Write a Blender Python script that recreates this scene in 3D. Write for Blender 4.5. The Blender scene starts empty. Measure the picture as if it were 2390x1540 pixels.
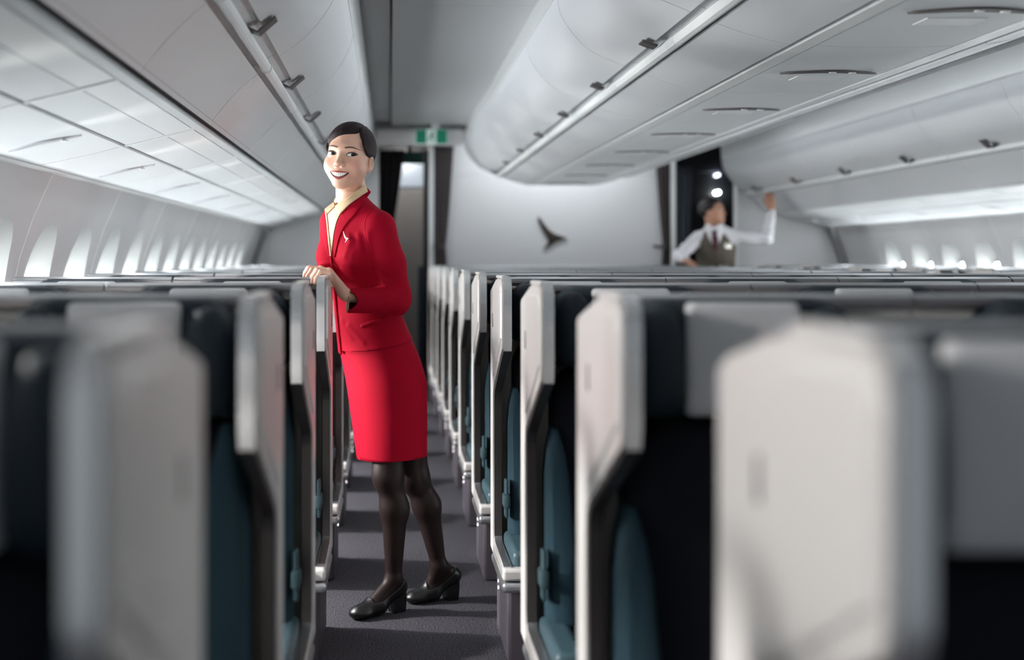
import bpy, bmesh, math, random
import numpy as np
from mathutils import Vector, Matrix

random.seed(7); np.random.seed(7)
scene = bpy.context.scene
COL = scene.collection

# ------------------------------------------------------------------ camera
F_PX, W_PX, H_PX = 3040.0, 2390.0, 1540.0
VX, VY, CAM_H = 910.0, 603.0, 1.22
cam_d = bpy.data.cameras.new('camera'); cam = bpy.data.objects.new('camera', cam_d); COL.objects.link(cam)
cam.location = (0, 0, CAM_H); cam.rotation_euler = (math.radians(90), 0, 0)
cam_d.sensor_width = 36.0; cam_d.lens = 36.0 * F_PX / W_PX
cam_d.shift_x = (W_PX / 2 - VX) / W_PX; cam_d.shift_y = -(H_PX / 2 - VY) / W_PX
cam_d.clip_start = 0.02
cam_d.dof.use_dof = True; cam_d.dof.focus_distance = 4.25; cam_d.dof.aperture_fstop = 1.6
scene.camera = cam
# ------------------------------------------------------------------ world, exposure
wd = bpy.data.worlds.new('world'); scene.world = wd; wd.use_nodes = True
wd.node_tree.nodes['Background'].inputs[0].default_value = (0.80, 0.88, 0.95, 1)
wd.node_tree.nodes['Background'].inputs[1].default_value = 0.19
vs = scene.view_settings
vs.view_transform = 'Standard'; vs.look = 'None'; vs.exposure = 0.58; vs.gamma = 1.0; vs.use_curve_mapping = False
try:
    scene.cycles.use_denoising = True
    scene.cycles.use_adaptive_sampling = True; scene.cycles.adaptive_threshold = 0.10; scene.cycles.adaptive_min_samples = 16
    scene.cycles.max_bounces = 5; scene.cycles.diffuse_bounces = 3; scene.cycles.glossy_bounces = 2
    scene.cycles.sample_clamp_indirect = 6.0; scene.cycles.caustics_reflective = False; scene.cycles.caustics_refractive = False
except Exception: pass
CX = 1.5            # cabin centre line
Y0, Y1 = -0.6, 12.4  # cabin from behind the camera to the bulkhead

def lamp(name, kind, loc, energy, color=(1, 1, 1), **kw):
    d = bpy.data.lights.new(name, kind); d.energy = energy; d.color = color
    o = bpy.data.objects.new(name, d); COL.objects.link(o); o.location = loc
    for k, v in kw.items():
        if k == 'aim':
            o.rotation_euler = (Vector(v) - Vector(loc)).to_track_quat('-Z', 'Y').to_euler()
        else: setattr(d, k, v)
    return o
COOL = (0.90, 0.96, 1.0)
NEUT = (1.0, 0.97, 0.94)
# key spots added at left reading lamps, aimed across into the aisle, one per row
READ_W = 32.0; SIDE_W = 92.0
for k in range(-1, 10):
    y = 1.33 + k + 0.22
    lamp('reading_key_spot', 'SPOT', (-1.00, y, 1.50), READ_W, NEUT, aim=(0.0, y - 0.02, 1.26), spot_size=math.radians(72), spot_blend=0.25, shadow_soft_size=0.04)
    # added low spots without a fixture, throwing floor stripes through each row's foot space
    lamp('added_stripe_spot', 'SPOT', (-1.22, y, 0.93), SIDE_W, NEUT, aim=(0.20, y - 0.06, 0.12), spot_size=math.radians(64), spot_blend=0.4, shadow_soft_size=0.03)
# wash lights along the top of both side walls
for sx, e in ((-1, 9.0), (1, 14.0)):
    x = CX + sx * 2.64
    lamp('wall_wash', 'AREA', (x, 6.0, 1.50), e, COOL, aim=(x - sx * 0.35, 6.0, 1.1), shape='RECTANGLE', size=12.4, size_y=0.04)
# ceiling lamps above both aisles
for x, e in ((0.27, 8.0), (2.73, 9.0)):
    lamp('ceiling_wash', 'AREA', (x, 5.0, 2.375), e, COOL, aim=(x, 5.0, 0), shape='RECTANGLE', size=0.12, size_y=10.8)
# galley light, and a wash added to brighten the bulkhead panel
lamp('galley_lamp', 'POINT', (0.16, 13.3, 2.38), 9.0, NEUT, shadow_soft_size=0.08)
lamp('bulkhead_wash', 'AREA', (CX, 11.9, 2.55), 37.0, COOL, aim=(CX, 12.4, 1.2), shape='RECTANGLE', size=5.2, size_y=0.08)

# ------------------------------------------------------------------ materials
MATS = {}
def mat(name, color, rough=0.5, metal=0.0, bump=0.0, scale=60.0, var=0.0, emit=None, estr=0.0, spec=0.5, sss=0.0, sheen=0.0, coat=0.0, stretch=None):
    if name in MATS: return MATS[name]
    m = bpy.data.materials.new(name); m.use_nodes = True
    nt = m.node_tree; b = nt.nodes['Principled BSDF']
    b.inputs['Base Color'].default_value = (*color, 1); b.inputs['Roughness'].default_value = rough
    b.inputs['Metallic'].default_value = metal; b.inputs['Specular IOR Level'].default_value = spec
    if sss:
        b.inputs['Subsurface Weight'].default_value = sss; b.inputs['Subsurface Radius'].default_value = (0.012, 0.005, 0.003); b.inputs['Subsurface Scale'].default_value = 0.6
    if sheen: b.inputs['Sheen Weight'].default_value = sheen; b.inputs['Sheen Roughness'].default_value = 0.5
    if coat: b.inputs['Coat Weight'].default_value = coat; b.inputs['Coat Roughness'].default_value = 0.15
    if emit is not None:
        b.inputs['Emission Color'].default_value = (*emit, 1); b.inputs['Emission Strength'].default_value = estr
    if bump or var:
        tc = nt.nodes.new('ShaderNodeTexCoord'); n = nt.nodes.new('ShaderNodeTexNoise')
        n.inputs['Scale'].default_value = scale; n.inputs['Detail'].default_value = 3.0
        src = tc.outputs['Object']
        if stretch:
            mp = nt.nodes.new('ShaderNodeMapping'); mp.inputs['Scale'].default_value = stretch
            nt.links.new(src, mp.inputs['Vector']); src = mp.outputs['Vector']
        nt.links.new(src, n.inputs['Vector'])
        if bump:
            bp = nt.nodes.new('ShaderNodeBump'); bp.inputs['Strength'].default_value = bump; bp.inputs['Distance'].default_value = 0.004
            nt.links.new(n.outputs['Fac'], bp.inputs['Height']); nt.links.new(bp.outputs['Normal'], b.inputs['Normal'])
        if var:
            r = nt.nodes.new('ShaderNodeValToRGB')
            lo = tuple(max(0, c * (1 - var)) for c in color); hi = tuple(min(1, c * (1 + var)) for c in color)
            r.color_ramp.elements[0].color = (*lo, 1); r.color_ramp.elements[1].color = (*hi, 1)
            r.color_ramp.elements[0].position = 0.3; r.color_ramp.elements[1].position = 0.7
            nt.links.new(n.outputs['Fac'], r.inputs['Fac']); nt.links.new(r.outputs['Color'], b.inputs['Base Color'])
    MATS[name] = m
    return m

def weave_mat(name, c1, c2, scale):
    m = bpy.data.materials.new(name); m.use_nodes = True; MATS[name] = m
    nt = m.node_tree; b = nt.nodes['Principled BSDF']; b.inputs['Roughness'].default_value = 0.9; b.inputs['Specular IOR Level'].default_value = 0.15
    tc = nt.nodes.new('ShaderNodeTexCoord'); mp = nt.nodes.new('ShaderNodeMapping'); mp.inputs['Scale'].default_value = (scale, scale, scale * 1.6)
    ck = nt.nodes.new('ShaderNodeTexWave'); ck.wave_type = 'BANDS'; ck.bands_direction = 'Z'; ck.inputs['Scale'].default_value = 1.0; ck.inputs['Distortion'].default_value = 1.5
    ck2 = nt.nodes.new('ShaderNodeTexWave'); ck2.wave_type = 'BANDS'; ck2.bands_direction = 'X'; ck2.inputs['Scale'].default_value = 1.0; ck2.inputs['Distortion'].default_value = 1.0
    mx = nt.nodes.new('ShaderNodeMath'); mx.operation = 'MULTIPLY'
    r = nt.nodes.new('ShaderNodeValToRGB'); r.color_ramp.elements[0].color = (*c1, 1); r.color_ramp.elements[1].color = (*c2, 1)
    bp = nt.nodes.new('ShaderNodeBump'); bp.inputs['Strength'].default_value = 0.5; bp.inputs['Distance'].default_value = 0.002
    nt.links.new(tc.outputs['Object'], mp.inputs['Vector']); nt.links.new(mp.outputs['Vector'], ck.inputs['Vector']); nt.links.new(mp.outputs['Vector'], ck2.inputs['Vector'])
    nt.links.new(ck.outputs['Fac'], mx.inputs[0]); nt.links.new(ck2.outputs['Fac'], mx.inputs[1]); nt.links.new(mx.outputs[0], r.inputs['Fac'])
    nt.links.new(r.outputs['Color'], b.inputs['Base Color']); nt.links.new(mx.outputs[0], bp.inputs['Height']); nt.links.new(bp.outputs['Normal'], b.inputs['Normal'])
    return m

M_BIN = mat('bin_plastic', (0.66, 0.68, 0.70), 0.38, bump=0.02, scale=300)
M_PSU = mat('panel_plastic', (0.70, 0.73, 0.74), 0.42, bump=0.02, scale=300)
M_CEIL = mat('ceiling_plastic', (0.52, 0.53, 0.54), 0.5, bump=0.02, scale=200)
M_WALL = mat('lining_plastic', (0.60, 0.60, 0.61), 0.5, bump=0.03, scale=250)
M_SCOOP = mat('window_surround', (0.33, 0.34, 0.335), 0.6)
M_GAP = mat('dark_gap', (0.035, 0.03, 0.032), 0.7)
M_RAIL = mat('rail_plastic', (0.78, 0.80, 0.80), 0.3)
M_LATCH = mat('latch_grey', (0.085, 0.075, 0.075), 0.4)
M_BULK = mat('bulkhead_laminate', (0.66, 0.66, 0.67), 0.45, bump=0.02, scale=120)
M_CURT = mat('brown_curtain', (0.075, 0.064, 0.064), 0.9, bump=0.2, scale=400)
M_CURTB = mat('blue_grey_curtain', (0.16, 0.18, 0.23), 0.8, bump=0.2, scale=400)
M_LOGO = mat('bronze_logo', (0.045, 0.033, 0.028), 0.45, metal=0.2)
M_GREEN = mat('exit_green', (0.0, 0.22, 0.13), 0.4, emit=(0.0, 0.32, 0.19), estr=0.06)
M_GREEND = mat('exit_green_unlit', (0.0, 0.10, 0.07), 0.4)
M_EXITW = mat('exit_white', (0.75, 0.85, 0.80), 0.4, emit=(0.7, 0.9, 0.82), estr=0.12)
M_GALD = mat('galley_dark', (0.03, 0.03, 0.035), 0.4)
M_GALL = mat('galley_light', (0.50, 0.48, 0.47), 0.5)
M_GALM = mat('glowing_galley_metal', (0.55, 0.60, 0.66), 0.3, metal=0.3, emit=(0.6, 0.72, 0.85), estr=0.25)  # steel made to glow in place of light falling on it
M_LED = mat('lamp_lens', (0.9, 0.9, 0.9), 0.3, emit=(0.9, 1.0, 0.97), estr=14.0)
M_FLED = mat('floor_led', (0.9, 0.9, 0.9), 0.3, emit=(1.0, 0.98, 0.95), estr=1.5)
M_PANE = mat('window_daylight', (0.9, 0.9, 0.9), 0.3, emit=(0.93, 0.98, 1.0), estr=22.0)
M_BLIND = mat('window_blind', (0.75, 0.75, 0.74), 0.6, bump=0.05, scale=100)
M_CARPET = mat('carpet', (0.074, 0.071, 0.083), 0.95, bump=1.0, scale=170, var=0.75, spec=0.1)
M_SHELL = mat('seat_shell', (0.62, 0.60, 0.585), 0.33, bump=0.015, scale=300, coat=0.15)
M_SHELLIN = mat('seat_shell_inside', (0.40, 0.385, 0.34), 0.5)
M_TRIM = mat('polished_trim', (0.75, 0.76, 0.77), 0.22, metal=0.9)
M_CAP = mat('shell_cap', (0.30, 0.29, 0.30), 0.3, metal=0.4)
M_NAVY = mat('navy_leather', (0.011, 0.019, 0.027), 0.55, bump=0.08, scale=500, spec=0.3)
M_DARKW = mat('dark_navy_fabric', (0.010, 0.011, 0.016), 0.9, bump=0.2, scale=600, spec=0.15)
M_TEAL = weave_mat('teal_weave', (0.012, 0.032, 0.046), (0.075, 0.140, 0.175), 420.0)
M_TEALL = mat('teal_leather', (0.05, 0.095, 0.115), 0.38, bump=0.08, scale=500)
M_COVER = mat('headrest_cloth', (0.60, 0.60, 0.61), 0.85, bump=0.25, scale=700)
M_BASE = mat('seat_shroud', (0.075, 0.065, 0.080), 0.5, bump=0.05, scale=300)
M_SILVER = mat('silver_band', (0.55, 0.56, 0.58), 0.28, metal=0.85)
M_STRAP = mat('belt_webbing', (0.02, 0.05, 0.06), 0.8)

# ------------------------------------------------------------------ mesh helpers
def link(name, me, m=None, parent=None):
    o = bpy.data.objects.new(name, me); COL.objects.link(o)
    if m is not None and not me.materials: me.materials.append(m)
    if parent is not None: o.parent = parent
    return o
def finish(me, angle=35.0, smooth=True):
    if not smooth: return me
    bm = bmesh.new(); bm.from_mesh(me)
    bmesh.ops.recalc_face_normals(bm, faces=bm.faces)
    a = math.radians(angle)
    for f in bm.faces: f.smooth = True
    for e in bm.edges:
        if len(e.link_faces) == 2 and e.calc_face_angle(0) > a: e.smooth = False
    bm.to_mesh(me); bm.free()
    return me
def pydata(name, v, f, m=None, angle=35.0, fin=True):
    me = bpy.data.meshes.new(name); me.from_pydata([tuple(p) for p in v], [], [tuple(q) for q in f]); me.update()
    if fin: finish(me, angle)
    if m is not None: me.materials.append(m)
    return me
class MB:
    def __init__(s): s.v = []; s.f = []
    def add(s, v, f):
        n = len(s.v); s.v += [tuple(p) for p in v]; s.f += [tuple(i + n for i in q) for q in f]; return s
    def box(s, x0, x1, y0, y1, z0, z1):
        v = [(x, y, z) for z in (z0, z1) for y in (y0, y1) for x in (x0, x1)]
        return s.add(v, [(0, 2, 3, 1), (4, 5, 7, 6), (0, 1, 5, 4), (2, 6, 7, 3), (0, 4, 6, 2), (1, 3, 7, 5)])
    def tube(s, pts, r, n=8, cap=True):
        pts = [Vector(p) for p in pts]; rr = r if isinstance(r, (list, tuple)) else [r] * len(pts)
        rings = []; up = None
        for i, p in enumerate(pts):
            t = (pts[min(i + 1, len(pts) - 1)] - pts[max(i - 1, 0)]).normalized()
            if up is None: up = Vector((0, 0, 1)) if abs(t.z) < 0.9 else Vector((1, 0, 0))
            u = (up - t * up.dot(t)).normalized(); w = t.cross(u); up = u
            rings.append([p + (u * math.cos(a) + w * math.sin(a)) * rr[i] for a in [2 * math.pi * k / n for k in range(n)]])
        v = [p for r_ in rings for p in r_]; f = []
        for i in range(len(pts) - 1):
            for k in range(n): f.append((i * n + k, i * n + (k + 1) % n, (i + 1) * n + (k + 1) % n, (i + 1) * n + k))
        if cap: f.append(tuple(range(n - 1, -1, -1))); f.append(tuple((len(pts) - 1) * n + k for k in range(n)))
        return s.add(v, f)
    def mesh(s, name, m=None, angle=35.0): return pydata(name, s.v, s.f, m, angle)
    def build(s, name, m, parent=None, angle=35.0): return link(name, s.mesh(name, m, angle), m, parent)
def box_obj(name, b, m, parent=None, bevel=0.0, seg=2):
    return link(name, box_mesh(name, b, m, bevel, seg), m, parent)
def box_mesh(name, b, m, bevel=0.0, seg=2):
    me = MB().box(*b).mesh(name)
    if bevel:
        bm = bmesh.new(); bm.from_mesh(me)
        bmesh.ops.bevel(bm, geom=list(bm.edges), offset=bevel, segments=seg, profile=0.5, affect='EDGES', clamp_overlap=True)
        bm.to_mesh(me); bm.free(); finish(me, 40)
    me.materials.append(m); return me
def prism_x(poly, x0, x1):
    """closed (y,z) polygon extruded along x"""
    n = len(poly); v = [(x0, y, z) for y, z in poly] + [(x1, y, z) for y, z in poly]
    f = [tuple(range(n)), tuple(range(2 * n - 1, n - 1, -1))] + [(i, (i + 1) % n, n + (i + 1) % n, n + i) for i in range(n)]
    return v, f
def prism_y(poly, y0, y1):
    """closed (x,z) polygon extruded along y"""
    n = len(poly); v = [(x, y0, z) for x, z in poly] + [(x, y1, z) for x, z in poly]
    f = [tuple(range(n)), tuple(range(2 * n - 1, n - 1, -1))] + [(i, (i + 1) % n, n + (i + 1) % n, n + i) for i in range(n)]
    return v, f
def offset_line(pts, d):
    out = []
    for i, p in enumerate(pts):
        a = Vector(pts[max(i - 1, 0)]); b = Vector(pts[min(i + 1, len(pts) - 1)])
        t = (b - a).normalized(); out.append((p[0] - t.y * d, p[1] + t.x * d))
    return out
def strip_y(pts, th, y0, y1):
    """(x,z) open polyline thickened by th and extruded along y"""
    q = offset_line(pts, th); poly = list(pts) + q[::-1]
    n = len(pts); N = len(poly)
    v = [(x, y0, z) for x, z in poly] + [(x, y1, z) for x, z in poly]
    f = [(i, (i + 1) % N, N + (i + 1) % N, N + i) for i in range(N)]
    for i in range(n - 1):
        j = N - 1 - i
        f.append((i, i + 1, j - 1, j)); f.append((N + i, N + j, N + j - 1, N + i + 1))
    return v, f
def smoothline(pts, n=6):
    """Catmull-Rom through 2D points"""
    P = [np.array(p, float) for p in pts]; P = [2 * P[0] - P[1]] + P + [2 * P[-1] - P[-2]]
    out = []
    for i in range(1, len(P) - 2):
        for k in range(n):
            t = k / n; a, b, c, d = P[i - 1:i + 3]
            out.append(tuple(0.5 * ((2 * b) + (-a + c) * t + (2 * a - 5 * b + 4 * c - d) * t * t + (-a + 3 * b - 3 * c + d) * t ** 3)))
    out.append(tuple(P[-2])); return out
def tag(o, label, cat=None, group=None, kind=None):
    o['label'] = label
    if cat: o['category'] = cat
    if group: o['group'] = group
    if kind: o['kind'] = kind
    return o
def empty(name, loc=(0, 0, 0)):
    o = bpy.data.objects.new(name, None); COL.objects.link(o); o.location = loc; o.empty_display_size = 0.1; return o
ORD = ['nearest', 'second', 'third', 'fourth', 'fifth', 'sixth', 'seventh', 'eighth', 'ninth', 'tenth', 'eleventh', 'twelfth', 'thirteenth', 'fourteenth', 'fifteenth']
def mirror_pts(p): return [(2 * CX - x, z) for x, z in p]

# ------------------------------------------------------------------ floor, walls, ceiling
fl = box_obj('floor', (-1.5, 4.5, Y0, 15.0, -0.05, 0.0), M_CARPET); tag(fl, 'dark grey carpet along the cabin floor and aisle', 'floor', kind='structure')

def wall_x(z):  # left lining, distance from the aisle camera line
    return float(np.interp(z, [0, 0.4, 0.8, 1.0, 1.22, 1.36, 1.52, 1.56], [-1.27, -1.325, -1.345, -1.335, -1.285, -1.238, -1.165, -1.145]))
WIN_P = 0.57
win_y = [4.795 + WIN_P * k for k in range(-3, 12)]
def window_outline(n):
    """arch around (0,0): half width, height up and down"""
    out = []
    for k in range(n):
        a = 2 * math.pi * k / n; out.append((math.cos(a), math.sin(a)))
    return out
NW = 40
def cell_mesh(yc, side, name):
    """one window cell of the lining: flat lining with a scooped arch running down to the pane"""
    z0, z1 = 0.0, 1.53; zc = 1.0; hw = WIN_P / 2
    arch = []; pane = []; rect = []
    for k in range(NW):
        a = 2 * math.pi * (k + 0.5) / NW; c, s = math.cos(a), math.sin(a)
        up = s > 0
        e = 0.80 if up else 0.6
        ay = 0.190 * math.copysign(abs(c) ** e, c); az = (0.355 if up else -0.30) * abs(s) ** (0.9 if up else e)
        arch.append((ay, zc + az))
        e2 = 0.5
        pane.append((0.125 * math.copysign(abs(c) ** e2, c), zc - 0.02 + (0.215 if up else -0.19) * abs(s) ** e2))
        t = min(hw / abs(c) if abs(c) > 1e-6 else 9, ((z1 - zc) if up else (zc - z0)) / abs(s) if abs(s) > 1e-6 else 9)
        rect.append((c * t, zc + s * t))
    # snap the four rectangle corners
    for cy, cz in ((hw, z1), (-hw, z1), (hw, z0), (-hw, z0)):
        i = min(range(NW), key=lambda q: (rect[q][0] - cy) ** 2 + (rect[q][1] - cz) ** 2); rect[i] = (cy, cz)
    def X(z, rec=0.0):
        x = wall_x(min(max(z, 0), 1.56)) - rec
        return x if side < 0 else 2 * CX - x
    def ring(pts, rec): return [(X(z, rec), yc + y, z) for y, z in pts]
    lerp = lambda A, B, t: [(a[0] + (b[0] - a[0]) * t, a[1] + (b[1] - a[1]) * t) for a, b in zip(A, B)]
    lin = []
    for t in (0, 0.12, 0.3, 0.5, 0.7, 0.85, 1.0): lin.append(ring(lerp(arch, rect, t), 0.0))
    def rings_mesh(rs):
        v = [p for r in rs for p in r]; f = []
        for i in range(len(rs) - 1):
            for k in range(NW): f.append((i * NW + k, i * NW + (k + 1) % NW, (i + 1) * NW + (k + 1) % NW, (i + 1) * NW + k))
        return v, f
    lv, lf = rings_mesh(lin)
    # scoop: straight slope in the depth direction from arch edge to pane
    xp = lambda z: X(z) + side * 0.10
    sc = []
    for t in (0, 0.04, 0.5, 0.9, 1.0):
        pts = lerp(arch, pane, t); r = []
        for (y, z) in pts: r.append((X(z, 0.10 * (t if t < 0.05 else min(1, t ** 0.8))), yc + y, z))
        sc.append(r)
    sv, sf = rings_mesh(sc)
    pv = ring(pane, 0.10); pf = [tuple(range(NW))]
    return (lv, lf), (sv, sf), (pv, pf), pane, X
walls = {}
for side, nm in ((-1, 'left'), (1, 'right')):
    w = empty('wall_' + nm, (0, 0, 0)); tag(w, f'pale grey lining of the {nm} cabin wall with its window scoops', 'wall', kind='structure'); walls[side] = w
    for i, yc in enumerate(win_y):
        (lv, lf), (sv, sf), (pv, pf), pane, X = cell_mesh(yc, side, nm)
        link('lining_panel', pydata('lining_panel', lv, lf, M_WALL, 60), M_WALL, w)
        wi = empty('window_%d' % (len([o for o in bpy.data.objects if o.name.startswith('window_') and o.type == 'EMPTY']) + 1), (0, 0, 0))
        o_ = 'nearest' if i == 0 else ORD[i] + ' from the camera'
        tag(wi, f'bright cabin window in a pale arched scoop, {nm} wall, {o_}', 'window', kind='structure')
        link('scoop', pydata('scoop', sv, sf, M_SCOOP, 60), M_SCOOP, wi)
        link('pane', pydata('pane', pv, pf, M_PANE, 60, fin=False), M_PANE, wi)
        # half drawn blind in front of the pane and its frame
        if i % 2 == 0:
            zz_ = [0.9, 1.0, 1.1, 1.22, 1.3, 1.36, 1.45, 1.525]; sm_ = MB(); sm_.tube([(X(z, -0.001), yc + WIN_P / 2, z) for z in zz_], 0.0032, 5); sm_.build('lining_seam', M_RAIL, w)
        fr = MB(); ring = [(X(z, 0.092), yc + y, z) for y, z in pane]; fr.tube(ring + [ring[0]], 0.006, 5, cap=False); fr.build('frame', M_RAIL, wi)
    # plain lining beyond the windows, to the bulkhead and behind the first window
    for (a, b) in ((win_y[-1] + WIN_P / 2, Y1), (Y0, win_y[0] - WIN_P / 2)):
        if b - a < 0.02: continue
        mb = MB(); zs = [0, 0.2, 0.4, 0.6, 0.8, 1.0, 1.1, 1.22, 1.3, 1.36, 1.45, 1.53]
        for j in range(len(zs) - 1):
            q = [wall_x(zs[j]), wall_x(zs[j + 1])]
            if side > 0: q = [2 * CX - t for t in q]
            mb.add([(q[0], a + .002, zs[j]), (q[0], b, zs[j]), (q[1], b, zs[j + 1]), (q[1], a + .002, zs[j + 1])], [(0, 1, 2, 3)])
        mb.build('lining_panel', M_WALL, w, 60)
    # outer skin behind everything keeps stray light out
    sk = MB(); x = CX + side * 2.98; sk.box(min(x, x + side * .03), max(x, x + side * .03), Y0, 15.0, -0.05, 2.6); sk.build('outer_skin', M_GAP, w)
    # dark frame where the lining meets the bulkhead
    q = [(wall_x(z) + 0.012, z) for z in (0, .4, .8, 1.0, 1.22, 1.36, 1.5)]
    if side > 0: q = mirror_pts(q)
    mb = MB(); mb.add(*strip_y(q, 0.02 * side, Y1 - 0.20, Y1 - 0.02)); mb.build('edge_trim', mat('edge_grey', (0.25, 0.25, 0.25), 0.6), w)

ce = empty('ceiling'); tag(ce, 'grey ceiling panels above both aisles', 'ceiling', kind='structure')
def ceil_panels(x0, x1, z):
    for i in range(12):
        y = Y0 + i * 1.1; box_obj('ceiling_panel', (x0, x1, y, min(y + 1.095, Y1 + 1.5), z, z + 0.02), M_CEIL, ce)
ceil_panels(0.012, 0.70, 2.385); ceil_panels(2.30, 2.988, 2.385)
ceil_panels(-0.20, 0.0, 2.41); ceil_panels(3.0, 3.2, 2.41)
box_obj('ceiling_void', (-1.5, 4.5, Y0, 15.0, 2.62, 2.66), M_GAP, ce)
for x0, x1 in ((0.0, 0.006), (2.994, 3.0)): box_obj('ceiling_seam', (x0, x1, Y0, Y1, 2.388, 2.43), M_GAP, ce)
box_obj('ceiling_back', (-0.3, 0.8, Y0, Y1 + 1.5, 2.45, 2.47), M_GAP, ce); box_obj('ceiling_back', (2.2, 3.3, Y0, Y1 + 1.5, 2.45, 2.47), M_GAP, ce)

# ------------------------------------------------------------------ overhead bins and service panels
MOD = 1.16
def outboard_profiles():
    door = smoothline([(-0.150, 2.140), (-0.168, 2.08), (-0.205, 2.01), (-0.27, 1.93), (-0.355, 1.868)], 5)
    top = [(-0.138, 2.38), (-0.143, 2.27), (-0.150, 2.152)]
    low = smoothline([(-0.425, 1.812), (-0.49, 1.755), (-0.54, 1.70), (-0.580, 1.650)], 4)
    return top, door, low
def bent_plate(pts, th, y0, y1): return strip_y(pts, th, y0, y1)
def outboard_bin(side, y0, y1, yl, idx, nm):
    top, door, low = outboard_profiles(); s = 1
    rail = (-0.398, 1.835); lat = [(-0.396, 1.868), (-0.366, 1.852), (-0.322, 1.892)]
    inner = [(-0.16, 2.37), (-0.165, 2.15), (-0.19, 2.07), (-0.235, 2.0), (-0.30, 1.93), (-0.37, 1.876), (-0.45, 1.83), (-0.52, 1.765), (-0.60, 1.69), (-1.15, 1.69), (-1.15, 2.37)]
    if side > 0:
        top, door, low, lat, inner = map(mirror_pts, (top, door, low, lat, inner)); rail = (2 * CX - rail[0], rail[1]); s = -1
    r = empty('overhead_bin', (door[-1][0], (y0 + y1) / 2, door[-1][1])); inv = Vector(r.location)
    def part(name, vf, m, ang=35):
        v, f = vf; return link(name, pydata(name, [Vector(p) - inv for p in v], f, m, ang), m, r)
    g = 0.003
    part('body', prism_y(inner, y0 + g, y1 - g), M_BIN)
    part('top_strip', strip_y(top, -0.012 * s, y0, y1), M_RAIL)
    part('door', strip_y(door, -0.014 * s, y0 + g, y1 - g), M_BIN, 50)
    part('lower_panel', strip_y(low, -0.014 * s, y0 + g, y1 - g), M_BIN, 50)
    mb = MB(); mb.tube([(rail[0], y0, rail[1]), (rail[0], y1, rail[1])], 0.017, 10); part('rail', (mb.v, mb.f), M_RAIL)
    mb = MB(); mb.tube([(rail[0], y0 + .001, rail[1]), (rail[0], y0 + .022, rail[1])], 0.0205, 10); part('rail_joint', (mb.v, mb.f), M_PSU)
    part('seam', strip_y(offset_line(door, 0.0012 * s), -0.003 * s, y0, y0 + 0.005), M_RAIL, 60); part('seam', strip_y(offset_line(low, 0.0012 * s), -0.003 * s, y0, y0 + 0.005), M_RAIL, 60)
    part('latch', strip_y(offset_line(lat, -0.008 * s), -0.007 * s, yl - 0.030, yl + 0.030), M_LATCH, 20)
    tag(r, f'white overhead locker in the {nm} wall row, {ORD[idx]} from the camera', 'overhead locker', f'overhead lockers along the {nm} wall')
    return r
def crescent(xa, xb, y, w, dirx, zf):
    """lens shaped slot between xa and xb; zf(x) gives the panel height"""
    n = 14; v = []; f = []
    for i in range(n + 1):
        t = i / n; x = xa + (xb - xa) * t; bow = 0.05 * math.sin(math.pi * t); hw = w * math.sin(math.pi * t) ** 0.7 + 0.001
        for sgn, dz in ((-1, 0), (1, 0), (1, 0.006), (-1, 0.006)): v.append((x, y - bow + sgn * hw, zf(x) - 0.003 + dz))
    for i in range(n):
        for k in range(4): f.append((i * 4 + k, i * 4 + (k + 1) % 4, i * 4 + 4 + (k + 1) % 4, i * 4 + 4 + k))
    f += [(0, 1, 2, 3), (n * 4 + 3, n * 4 + 2, n * 4 + 1, n * 4)]
    return v, f
def outboard_panel(side, y0, y1, idx, nm):
    seq = [(-0.612, 1.640), (-0.72, 1.613), (-0.853, 1.581), (-1.13, 1.515)]
    s = 1 if side < 0 else -1
    mp = (lambda p: p) if side < 0 else mirror_pts
    c = mp([(-0.85, 1.58)])[0]
    r = empty('service_panel', (c[0], (y0 + y1) / 2, c[1])); inv = Vector(r.location)
    def part(name, vf, m, ang=35):
        v, f = vf; return link(name, pydata(name, [Vector(p) - inv for p in v], f, m, ang), m, r)
    g = 0.004
    part('edge_strip', strip_y(mp([(-0.605, 1.641), (-0.628, 1.634)]), -0.02 * s, y0, y1), M_PSU)
    part('inner_plate', strip_y(mp([(-0.634, 1.634), (-0.716, 1.613)]), -0.015 * s, y0 + 0.02, y1 - 0.02), M_RAIL)
    part('middle_plate', strip_y(mp([(-0.722, 1.613), (-0.846, 1.584)]), -0.015 * s, y0 + g, y1 - g), M_PSU)
    part('rib', strip_y(mp([(-0.63, 1.633), (-0.85, 1.580)]), -0.012 * s, y0 + .001, y0 + 0.026), M_RAIL)
    part('lamp_plate', strip_y(mp([(-0.860, 1.579), (-0.95, 1.556), (-1.06, 1.532), (-1.125, 1.520)]), -0.015 * s, y0 + g, y1 - g), M_PSU, 60)
    part('wall_strip', strip_y(mp([(-1.135, 1.517), (-1.175, 1.512)]), -0.02 * s, y0, y1), M_RAIL)
    zf = lambda x: float(np.interp(-x if side < 0 else x - 2 * CX, [0.86, 0.95, 1.06, 1.125], [1.577, 1.554, 1.530, 1.518]))
    xa, xb = (-0.88, -1.09) if side < 0 else (2 * CX + 0.88, 2 * CX + 1.09)
    sl = part('lamp_slot', crescent(xa, xb, (y0 + y1) / 2 + 0.12, 0.018, 1, zf), M_SILVER, 60)
    le = MB(); xm = xa + (xb - xa) * 0.22; le.tube([(xm, (y0 + y1) / 2 + .10, zf(xm) - 0.004), (xm, (y0 + y1) / 2 + .10, zf(xm) - 0.008)], 0.012, 10); part('lamp', (le.v, le.f), M_RAIL)
    tag(r, f'white service panel under the {nm} wall lockers, {ORD[idx]} from the camera', 'service panel', f'service panels along the {nm} wall')
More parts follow.
